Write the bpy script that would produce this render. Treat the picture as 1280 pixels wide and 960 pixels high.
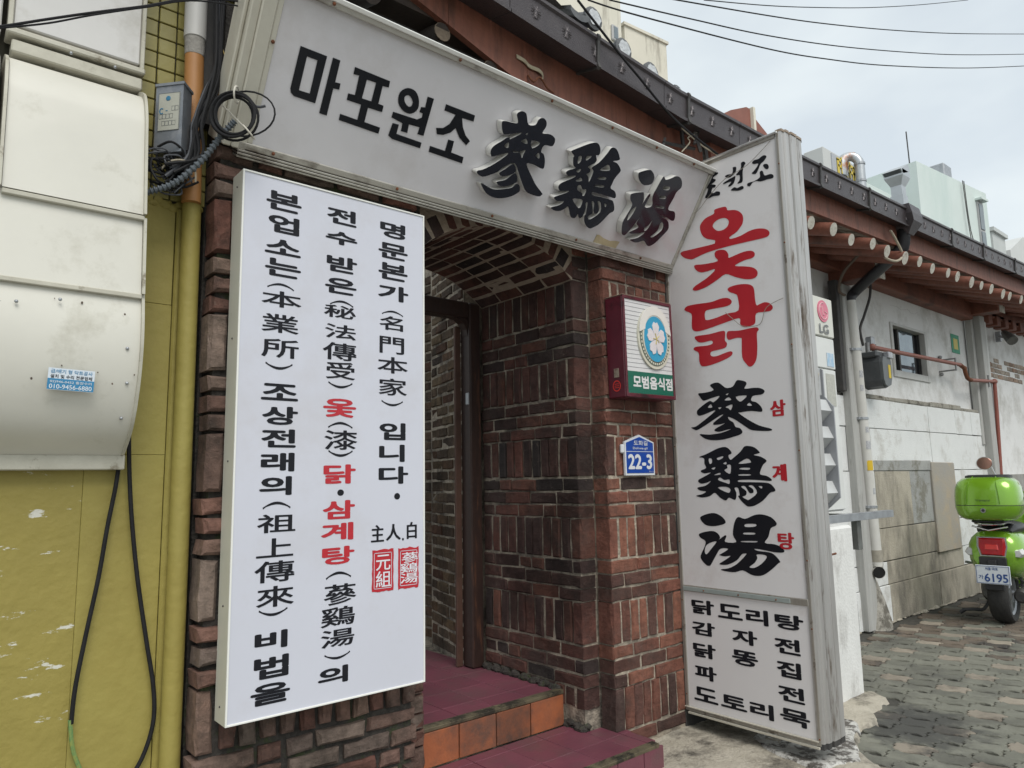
# Street corner in Seoul: brick entrance of a chicken soup restaurant with three signs
import bpy, bmesh, math, random
from mathutils import Vector, Matrix
random.seed(7)
for o in list(bpy.data.objects): bpy.data.objects.remove(o)
sc = bpy.context.scene
COL = sc.collection
R = math.radians
# ------------------------------------------------------------------ camera
cam = bpy.data.cameras.new("camera"); co = bpy.data.objects.new("camera", cam); COL.objects.link(co)
p_, r_, y_ = R(7.6), R(-1.05), R(40.3)
fw = Vector((math.sin(y_)*math.cos(p_), math.cos(y_)*math.cos(p_), math.sin(p_)))
rt = Vector((math.cos(y_), -math.sin(y_), 0)); up = rt.cross(fw)
r2 = rt*math.cos(r_)+up*math.sin(r_); u2 = up*math.cos(r_)-rt*math.sin(r_)
m = Matrix((r2, u2, -fw)).transposed().to_4x4(); m.translation = Vector((0, -2.4, 1.3)); co.matrix_world = m
cam.sensor_width = 36; cam.lens = 895/1280*36; cam.clip_start = .02; cam.clip_end = 2000
sc.camera = co
# ------------------------------------------------------------------ world, sun, exposure
SUN_EL, SUN_ROT = R(52), R(197)
w = bpy.data.worlds.new("World"); sc.world = w; w.use_nodes = True
nt = w.node_tree; nt.nodes.clear()
def N(nt, t, **k):
    n = nt.nodes.new(t)
    for a, b in k.items(): setattr(n, a, b)
    return n
wo = N(nt, 'ShaderNodeOutputWorld'); bg = N(nt, 'ShaderNodeBackground')
sky = N(nt, 'ShaderNodeTexSky'); sky.sky_type = 'NISHITA'; sky.sun_disc = False
sky.sun_elevation = SUN_EL; sky.sun_rotation = SUN_ROT; sky.air_density = 1; sky.dust_density = 3; sky.ozone_density = 1
tc = N(nt, 'ShaderNodeTexCoord'); mp = N(nt, 'ShaderNodeMapping'); mp.inputs['Scale'].default_value = (1, 1, 2.2)
ns = N(nt, 'ShaderNodeTexNoise'); ns.inputs['Scale'].default_value = 1.7; ns.inputs['Detail'].default_value = 5; ns.inputs['Roughness'].default_value = .5
cr = N(nt, 'ShaderNodeMapRange'); cr.inputs[1].default_value = .36; cr.inputs[2].default_value = .56; cr.inputs[3].default_value = .70; cr.inputs[4].default_value = 1.0
mx = N(nt, 'ShaderNodeMix', data_type='RGBA')
mx.inputs[7].default_value = (6.1, 6.6, 6.75, 1)      # overcast cloud deck
L = nt.links.new
L(tc.outputs['Generated'], mp.inputs[0]); L(mp.outputs[0], ns.inputs['Vector']); L(ns.outputs['Fac'], cr.inputs[0])
L(cr.outputs[0], mx.inputs[0]); L(sky.outputs[0], mx.inputs[6]); L(mx.outputs[2], bg.inputs[0]); bg.inputs[1].default_value = .1
L(bg.outputs[0], wo.inputs[0])
sl = bpy.data.lights.new("sun", 'SUN'); so = bpy.data.objects.new("sun", sl); COL.objects.link(so)
sl.energy = 1.5; sl.angle = R(35); sl.color = (1, .97, .92)
sd = Vector((math.sin(SUN_ROT)*math.cos(SUN_EL), math.cos(SUN_ROT)*math.cos(SUN_EL), math.sin(SUN_EL)))
so.rotation_euler = sd.to_track_quat('Z', 'Y').to_euler()
sc.view_settings.view_transform = 'Standard'; sc.view_settings.look = 'None'; sc.view_settings.gamma = 1
sc.view_settings.exposure = 0.55
sc.cycles.max_bounces = 6; sc.cycles.diffuse_bounces = 3
# ------------------------------------------------------------------ materials
MATS = {}
def lin(h):
    c = [int(h[i:i+2], 16)/255 for i in (0, 2, 4)]
    return tuple((x/12.92 if x <= .04045 else ((x+.055)/1.055)**2.4) for x in c)+(1,)
def col(c): return lin(c) if isinstance(c, str) else tuple(c)+(1,) if len(c) == 3 else c
def mat(name, a, b=None, sc_=8, rough=.6, bump=.0, bs=60, metal=0, stretch=(1, 1, 1), third=None, t_at=.62, t_scale=3, spec=.5, coat=0, rnd=0, emit=0, t_soft=.05, t_stretch=(1, 1, 1), spot=None):
    """noise blend of a and b, optional third colour in patches, noise bump; world coordinates"""
    if name in MATS: return MATS[name]
    m = bpy.data.materials.new(name); m.use_nodes = True; nt = m.node_tree; L = nt.links.new
    bs_ = nt.nodes['Principled BSDF']; bs_.inputs['Roughness'].default_value = rough; bs_.inputs['Metallic'].default_value = metal
    bs_.inputs['Specular IOR Level'].default_value = spec; bs_.inputs['Coat Weight'].default_value = coat
    a = col(a); b = col(b) if b is not None else a
    g = N(nt, 'ShaderNodeNewGeometry'); mp = N(nt, 'ShaderNodeMapping'); mp.inputs['Scale'].default_value = stretch
    L(g.outputs['Position'], mp.inputs[0])
    n1 = N(nt, 'ShaderNodeTexNoise'); n1.inputs['Scale'].default_value = sc_; n1.inputs['Detail'].default_value = 6; n1.inputs['Roughness'].default_value = .65
    L(mp.outputs[0], n1.inputs['Vector'])
    r1 = N(nt, 'ShaderNodeMapRange'); r1.inputs[1].default_value = .3; r1.inputs[2].default_value = .7; L(n1.outputs['Fac'], r1.inputs[0])
    mx = N(nt, 'ShaderNodeMix', data_type='RGBA'); mx.inputs[6].default_value = a; mx.inputs[7].default_value = b; L(r1.outputs[0], mx.inputs[0])
    out = mx.outputs[2]
    if third is not None:
        mp3 = N(nt, 'ShaderNodeMapping'); mp3.inputs['Scale'].default_value = t_stretch; mp3.inputs['Location'].default_value = (3.1, 7.7, 1.3); L(g.outputs['Position'], mp3.inputs[0])
        n3 = N(nt, 'ShaderNodeTexNoise'); n3.inputs['Scale'].default_value = t_scale; n3.inputs['Detail'].default_value = 8; n3.inputs['Roughness'].default_value = .7
        L(mp3.outputs[0], n3.inputs['Vector'])
        r3 = N(nt, 'ShaderNodeMapRange'); r3.inputs[1].default_value = t_at-t_soft; r3.inputs[2].default_value = t_at+t_soft; L(n3.outputs['Fac'], r3.inputs[0])
        m3 = N(nt, 'ShaderNodeMix', data_type='RGBA'); m3.inputs[7].default_value = col(third); L(out, m3.inputs[6]); L(r3.outputs[0], m3.inputs[0]); out = m3.outputs[2]
    if spot:      # a soaked patch with a ragged outline
        ds = N(nt, 'ShaderNodeVectorMath', operation='DISTANCE'); L(g.outputs['Position'], ds.inputs[0]); ds.inputs[1].default_value = spot[:3]
        ma = N(nt, 'ShaderNodeMath', operation='MULTIPLY_ADD'); L(n1.outputs['Fac'], ma.inputs[0]); ma.inputs[1].default_value = .9; L(ds.outputs['Value'], ma.inputs[2])
        r5 = N(nt, 'ShaderNodeMapRange'); r5.inputs[1].default_value = spot[3]+.45; r5.inputs[2].default_value = spot[3]+.60; r5.inputs[3].default_value = .78; r5.inputs[4].default_value = 0; L(ma.outputs[0], r5.inputs[0])
        m5 = N(nt, 'ShaderNodeMix', data_type='RGBA'); m5.inputs[7].default_value = (.045, .045, .042, 1); L(out, m5.inputs[6]); L(r5.outputs[0], m5.inputs[0]); out = m5.outputs[2]
    if rnd:
        oi = N(nt, 'ShaderNodeObjectInfo'); ad = N(nt, 'ShaderNodeMath', operation='ADD'); L(oi.outputs['Random'], ad.inputs[0]); L(g.outputs['Random Per Island'], ad.inputs[1])
        fr = N(nt, 'ShaderNodeMath', operation='FRACT'); L(ad.outputs[0], fr.inputs[0])
        mr = N(nt, 'ShaderNodeMapRange'); mr.inputs[3].default_value = 1-rnd; mr.inputs[4].default_value = 1+rnd; L(fr.outputs[0], mr.inputs[0])
        hs = N(nt, 'ShaderNodeHueSaturation'); L(mr.outputs[0], hs.inputs['Value']); L(out, hs.inputs['Color']); out = hs.outputs[0]
    L(out, bs_.inputs['Base Color'])
    if bump:
        n2 = N(nt, 'ShaderNodeTexNoise'); n2.inputs['Scale'].default_value = bs; n2.inputs['Detail'].default_value = 5; L(g.outputs['Position'], n2.inputs['Vector'])
        bp = N(nt, 'ShaderNodeBump'); bp.inputs['Strength'].default_value = bump; bp.inputs['Distance'].default_value = .01
        L(n2.outputs['Fac'], bp.inputs['Height']); L(bp.outputs[0], bs_.inputs['Normal'])
    MATS[name] = m
    return m
def brickmat(name, cols, dirt, dirt_at, mortar=(.30, .26, .21)):
    """fired brick: a colour per brick, blotches, chips, dirt film"""
    m = bpy.data.materials.new(name); m.use_nodes = True; nt = m.node_tree; L = nt.links.new
    bs_ = nt.nodes['Principled BSDF']; bs_.inputs['Roughness'].default_value = .88; bs_.inputs['Specular IOR Level'].default_value = .25
    oi = N(nt, 'ShaderNodeObjectInfo'); g = N(nt, 'ShaderNodeNewGeometry')
    ad = N(nt, 'ShaderNodeMath', operation='ADD'); L(oi.outputs['Random'], ad.inputs[0]); L(g.outputs['Random Per Island'], ad.inputs[1])
    fr = N(nt, 'ShaderNodeMath', operation='FRACT'); L(ad.outputs[0], fr.inputs[0])
    rp = N(nt, 'ShaderNodeValToRGB'); e = rp.color_ramp.elements
    e[0].position = 0; e[0].color = col(cols[0]); e[1].position = 1; e[1].color = col(cols[-1])
    for i, c in enumerate(cols[1:-1]): x = e.new((i+1)/(len(cols)-1)); x.color = col(c)
    L(fr.outputs[0], rp.inputs[0])
    n1 = N(nt, 'ShaderNodeTexNoise'); n1.inputs['Scale'].default_value = 22; n1.inputs['Detail'].default_value = 8; n1.inputs['Roughness'].default_value = .7; L(g.outputs['Position'], n1.inputs['Vector'])
    mr = N(nt, 'ShaderNodeMapRange'); mr.inputs[1].default_value = .25; mr.inputs[2].default_value = .75; mr.inputs[3].default_value = .55; mr.inputs[4].default_value = 1.4; L(n1.outputs['Fac'], mr.inputs[0])
    hs = N(nt, 'ShaderNodeHueSaturation'); L(rp.outputs[0], hs.inputs['Color']); L(mr.outputs[0], hs.inputs['Value'])
    n3 = N(nt, 'ShaderNodeTexNoise'); n3.inputs['Scale'].default_value = 5; n3.inputs['Detail'].default_value = 9; n3.inputs['Roughness'].default_value = .75; L(g.outputs['Position'], n3.inputs['Vector'])
    r3 = N(nt, 'ShaderNodeMapRange'); r3.inputs[1].default_value = dirt_at-.1; r3.inputs[2].default_value = dirt_at+.16; r3.inputs[4].default_value = .85; L(n3.outputs['Fac'], r3.inputs[0])
    m3 = N(nt, 'ShaderNodeMix', data_type='RGBA'); m3.inputs[7].default_value = col(dirt); L(hs.outputs[0], m3.inputs[6]); L(r3.outputs[0], m3.inputs[0])
    n6 = N(nt, 'ShaderNodeTexNoise'); n6.inputs['Scale'].default_value = 1.9; n6.inputs['Detail'].default_value = 7; n6.inputs['Roughness'].default_value = .65; L(g.outputs['Position'], n6.inputs['Vector'])
    r6 = N(nt, 'ShaderNodeMapRange'); r6.inputs[1].default_value = .42; r6.inputs[2].default_value = .66; r6.inputs[3].default_value = 1.12; r6.inputs[4].default_value = .42; L(n6.outputs['Fac'], r6.inputs[0])
    h6 = N(nt, 'ShaderNodeHueSaturation'); L(m3.outputs[2], h6.inputs['Color']); L(r6.outputs[0], h6.inputs['Value'])
    n4 = N(nt, 'ShaderNodeTexNoise'); n4.inputs['Scale'].default_value = 34; n4.inputs['Detail'].default_value = 9; n4.inputs['Roughness'].default_value = .75; L(g.outputs['Position'], n4.inputs['Vector'])
    r4 = N(nt, 'ShaderNodeMapRange'); r4.inputs[1].default_value = .60; r4.inputs[2].default_value = .72; r4.inputs[4].default_value = .55; L(n4.outputs['Fac'], r4.inputs[0])
    m4 = N(nt, 'ShaderNodeMix', data_type='RGBA'); m4.inputs[7].default_value = col(mortar); L(h6.outputs[0], m4.inputs[6]); L(r4.outputs[0], m4.inputs[0])
    L(m4.outputs[2], bs_.inputs['Base Color'])
    ad2 = N(nt, 'ShaderNodeMath', operation='ADD'); L(n1.outputs['Fac'], ad2.inputs[0]); L(n4.outputs['Fac'], ad2.inputs[1])
    bp = N(nt, 'ShaderNodeBump'); bp.inputs['Strength'].default_value = 1.0; bp.inputs['Distance'].default_value = .011; L(ad2.outputs[0], bp.inputs['Height']); L(bp.outputs[0], bs_.inputs['Normal'])
    MATS[name] = m
    return m
# ------------------------------------------------------------------ mesh helpers
class MB:
    def __init__(s): s.v = []; s.f = []; s.mi = []; s.c = 0; s.M = None
    def add(s, vs, fs, mi=None):
        k = len(s.v)
        s.v += [tuple(s.M @ Vector(v)) if s.M else tuple(v) for v in vs]
        s.f += [tuple(k+i for i in f) for f in fs]; s.mi += [s.c if mi is None else mi]*len(fs); return s
    def box(s, a, b, j=0):
        x0, y0, z0 = (min(p, q) for p, q in zip(a, b)); x1, y1, z1 = (max(p, q) for p, q in zip(a, b))
        vs = [(x, y, z) for x in (x0, x1) for y in (y0, y1) for z in (z0, z1)]
        if j: vs = [tuple(c+random.uniform(-j, j) for c in v) for v in vs]
        return s.add(vs, [(0, 1, 3, 2), (4, 6, 7, 5), (0, 4, 5, 1), (2, 3, 7, 6), (0, 2, 6, 4), (1, 5, 7, 3)])
    def cbox(s, a, b, c=.004, j=0):
        """box with chamfered edges"""
        a, b = [min(p, q) for p, q in zip(a, b)], [max(p, q) for p, q in zip(a, b)]
        c = min(c, *( (q-p)*.4 for p, q in zip(a, b)))
        vs = []; idx = {}
        for i in (0, 1):
            for k in (0, 1):
                for l in (0, 1):
                    P = [(a, b)[i][0], (a, b)[k][1], (a, b)[l][2]]; sg = (1-2*i, 1-2*k, 1-2*l)
                    dj = [random.uniform(-j, j) for _ in range(3)] if j else (0, 0, 0)
                    for ax in range(3):
                        q = [P[t]+(0 if t == ax else sg[t]*c)+dj[t] for t in range(3)]
                        idx[(i, k, l, ax)] = len(vs); vs.append(tuple(q))
        fs = []
        I = idx
        for s0 in (0, 1):
            q = [I[(s0, 0, 0, 0)], I[(s0, 1, 0, 0)], I[(s0, 1, 1, 0)], I[(s0, 0, 1, 0)]]; fs.append(q if s0 else q[::-1])
            q = [I[(0, s0, 0, 1)], I[(1, s0, 0, 1)], I[(1, s0, 1, 1)], I[(0, s0, 1, 1)]]; fs.append(q[::-1] if s0 else q)
            q = [I[(0, 0, s0, 2)], I[(1, 0, s0, 2)], I[(1, 1, s0, 2)], I[(0, 1, s0, 2)]]; fs.append(q if s0 else q[::-1])
        for s0 in (0, 1):
            for s1 in (0, 1):
                fs.append([I[(0, s0, s1, 1)], I[(1, s0, s1, 1)], I[(1, s0, s1, 2)], I[(0, s0, s1, 2)]])
                fs.append([I[(s0, 0, s1, 0)], I[(s0, 1, s1, 0)], I[(s0, 1, s1, 2)], I[(s0, 0, s1, 2)]])
                fs.append([I[(s0, s1, 0, 0)], I[(s0, s1, 1, 0)], I[(s0, s1, 1, 1)], I[(s0, s1, 0, 1)]])
        for i in (0, 1):
            for k in (0, 1):
                for l in (0, 1): fs.append([I[(i, k, l, 0)], I[(i, k, l, 1)], I[(i, k, l, 2)]])
        return s.add(vs, fs)
    def tube(s, path, r, n=8, cap=True):
        P = [Vector(p) for p in path]; k = len(P); rs = r if isinstance(r, (list, tuple)) else [r]*k
        vs = []; prev = None
        for i, p in enumerate(P):
            t = (P[min(i+1, k-1)]-P[max(i-1, 0)]).normalized()
            if prev is None:
                a = t.cross(Vector((0, 0, 1)));
                if a.length < .1: a = t.cross(Vector((1, 0, 0)))
                a.normalize()
            else:
                a = prev-t*prev.dot(t); a.normalize()
            prev = a; b = t.cross(a)
            for q in range(n):
                an = 2*math.pi*q/n; vs.append(p+(a*math.cos(an)+b*math.sin(an))*rs[i])
        fs = [(i*n+q, i*n+(q+1) % n, (i+1)*n+(q+1) % n, (i+1)*n+q) for i in range(k-1) for q in range(n)]
        if cap: fs += [tuple(range(n))[::-1], tuple((k-1)*n+q for q in range(n))]
        return s.add(vs, fs)
    def prism(s, poly, d0, d1, ax='y'):
        """2D outline extruded along an axis"""
        k = len(poly)
        def P(u, v, d): return {'x': (d, u, v), 'y': (u, d, v), 'z': (u, v, d)}[ax]
        vs = [P(u, v, d0) for u, v in poly]+[P(u, v, d1) for u, v in poly]
        return s.add(vs, [tuple(range(k)), tuple(range(2*k-1, k-1, -1))]+[(i, i+k, (i+1) % k+k, (i+1) % k) for i in range(k)])
    def loft(s, rings, cap=True, closed=True):
        n = len(rings[0]); vs = [p for r in rings for p in r]; e = n if closed else n-1
        fs = [(i*n+q, i*n+(q+1) % n, (i+1)*n+(q+1) % n, (i+1)*n+q) for i in range(len(rings)-1) for q in range(e)]
        if cap: fs += [tuple(range(n))[::-1], tuple((len(rings)-1)*n+q for q in range(n))]
        return s.add(vs, fs)
    def sphere(s, c, r, n=12, k=8, sq=(1, 1, 1)):
        rings = []
        for i in range(k+1):
            a = -math.pi/2+math.pi*i/k; z = math.sin(a); q = max(math.cos(a), .001)
            rings.append([(c[0]+r*sq[0]*q*math.cos(2*math.pi*t/n), c[1]+r*sq[1]*q*math.sin(2*math.pi*t/n), c[2]+r*sq[2]*z) for t in range(n)])
        return s.loft(rings)
    def mesh(s, name, mats, smooth=False, stuff=False):
        me = bpy.data.meshes.new(name); me.from_pydata(s.v, [], s.f)
        for mm in (mats if isinstance(mats, (list, tuple)) else [mats]): me.materials.append(mm)
        me.polygons.foreach_set('material_index', s.mi)
        bm = bmesh.new(); bm.from_mesh(me); bmesh.ops.recalc_face_normals(bm, faces=bm.faces); bm.to_mesh(me); bm.free()
        if smooth: me.polygons.foreach_set('use_smooth', [True]*len(me.polygons)); me.set_sharp_from_angle(angle=R(40))
        return me
    def obj(s, name, mats, parent=None, smooth=False, label=None):
        o = link(name, s.mesh(name, mats, smooth), parent, label)
        if name in ('screw', 'rivet', 'rust_spots', 'label_grid', 'vent_holes', 'panel_lines', 'mortar_fillet', 'emblem_beads', 'base_mortar', 'plaster_edge', 'ledge_mortar'): o['kind'] = 'stuff'
        return o
def link(name, me, parent=None, label=None, mw=None):
    o = bpy.data.objects.new(name, me); COL.objects.link(o)
    if parent is not None: o.parent = parent
    if mw is not None: o.matrix_local = mw
    if label: o['label'] = label
    return o
def thing(name, label, cat, loc=(0, 0, 0), group=None, mw=None):
    """Empty at the base; children are modelled in world coordinates unless mw is given"""
    o = bpy.data.objects.new(name, None); COL.objects.link(o); o.empty_display_size = .1
    if mw is not None: o.matrix_world = mw
    else: o.location = loc
    o['label'] = label; o['category'] = cat
    if group: o['group'] = group
    return o
def tag(o, label, cat, group=None):
    o['label'] = label; o['category'] = cat
    if group: o['group'] = group
    return o
class W:
    """context: mesh in world coordinates below a thing located at loc"""
    def __init__(s, root): s.r = root; s.m = Matrix.Translation(-Vector(root.location))
    def __call__(s): b = MB(); b.M = s.m; return b
def catmull(pts, k=6, closed=False):
    P = [Vector(p) for p in pts]; n = len(P); out = []
    for i in range(n if closed else n-1):
        a, b, c, d = (P[(i-1) % n], P[i], P[(i+1) % n], P[(i+2) % n]) if closed else (P[max(i-1, 0)], P[i], P[i+1], P[min(i+2, n-1)])
        for q in range(k):
            t = q/k; out.append(.5*((2*b)+(c-a)*t+(2*a-5*b+4*c-d)*t*t+(3*b-a-3*c+d)*t**3))
    if not closed: out.append(P[-1])
    return out
def shape2d(loops, depth=0, smooth=2, bev=0):
    """filled 2D outlines with holes -> mesh data (x, z plane, front at -y)"""
    cu = bpy.data.curves.new('outline', 'CURVE'); cu.dimensions = '2D'; cu.fill_mode = 'BOTH'; cu.extrude = depth/2
    for lp in loops:
        pts = [(lp[i]/1000, lp[i+1]/1000) for i in range(0, len(lp), 2)]
        if smooth: pts = [(p.x, p.y) for p in catmull([Vector((a, b, 0)) for a, b in pts], smooth, True)]
        sp = cu.splines.new('POLY'); sp.points.add(len(pts)-1); sp.use_cyclic_u = True
        for i, (a, b) in enumerate(pts): sp.points[i].co = (a, b, 0, 1)
    return cu_mesh(cu)
def cu_mesh(cu):
    o = bpy.data.objects.new('tmp', cu); COL.objects.link(o)
    dg = bpy.context.evaluated_depsgraph_get(); e = o.evaluated_get(dg); me = bpy.data.meshes.new_from_object(e)
    bpy.data.objects.remove(o); bpy.data.curves.remove(cu)
    return me
FC = {}
def glyph(ch, off=0):
    """vertices (x, y) scaled to the unit box and triangles of one character"""
    key = ch
    if key in FC: return FC[key]
    if ch in '^_●':
        if ch == '●': v = [(math.cos(i*math.pi/8)*.5+.5, math.sin(i*math.pi/8)*.5+.5) for i in range(16)]; f = [tuple(range(16))]
        else:
            v = []; n = 10
            for i in range(n+1):
                t = i/n; y = math.sin(t*math.pi); v.append((t, y))
            for i in range(n, -1, -1):
                t = i/n; y = math.sin(t*math.pi)*.62; v.append((t*.96+.02, y-.12 if 0 < i < n else y-.3))
            f = [(i, i+1, 2*n-i, 2*n+1-i) for i in range(n)]
            if ch == '_': v = [(a, -b) for a, b in v]
    else:
        cu = bpy.data.curves.new('txt', 'FONT'); cu.body = ch; cu.resolution_u = 3; cu.fill_mode = 'FRONT'
        me = cu_mesh(cu); v = [(q.co.x, q.co.y) for q in me.vertices]; f = [tuple(p.vertices) for p in me.polygons]
    xs = [a for a, b in v]; ys = [b for a, b in v]; x0, x1, y0, y1 = min(xs), max(xs), min(ys), max(ys)
    FC[key] = ([((a-x0)/(x1-x0), (b-y0)/(y1-y0)) for a, b in v], f)
    return FC[key]
def put_char(mb, ch, cx, cz, w, h, y, off=.03, skew=0):
    v, f = glyph(ch)
    e = min(off, .085*w) if ch not in '^_●' else 0
    n = 8 if e else 1; w, h = w-2*e, h-.84*e
    for k in range(n):
        dx, dz = (e*math.cos(k*math.pi/4), .42*e*math.sin(k*math.pi/4)) if e else (0, 0)
        mb.add([(cx+(a-.5)*w+dx, y-.00004*k, cz+(b-.5)*h+dz) for a, b in v], [q[::-1] for q in f])
def put_text(mb, txt, x0, x1, cz, h, y, off=.02):
    """a whole line fitted between x0 and x1"""
    cu = bpy.data.curves.new('txt', 'FONT'); cu.body = txt; cu.resolution_u = 3; cu.fill_mode = 'FRONT'
    me = cu_mesh(cu); v = [(q.co.x, q.co.y) for q in me.vertices]; f = [tuple(p.vertices) for p in me.polygons]
    xs = [a for a, b in v]; ys = [b for a, b in v]; a0, a1, b0, b1 = min(xs), max(xs), min(ys), max(ys)
    e = off*h
    for k in range(4 if e else 1):
        dx, dz = (e*math.cos(k*math.pi/2), e*math.sin(k*math.pi/2)) if e else (0, 0)
        mb.add([(x0+(a-a0)/(a1-a0)*(x1-x0)+dx, y-.00003*k, cz+((b-b0)/(b1-b0)-.5)*h+dz) for a, b in v], [q[::-1] for q in f])
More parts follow.
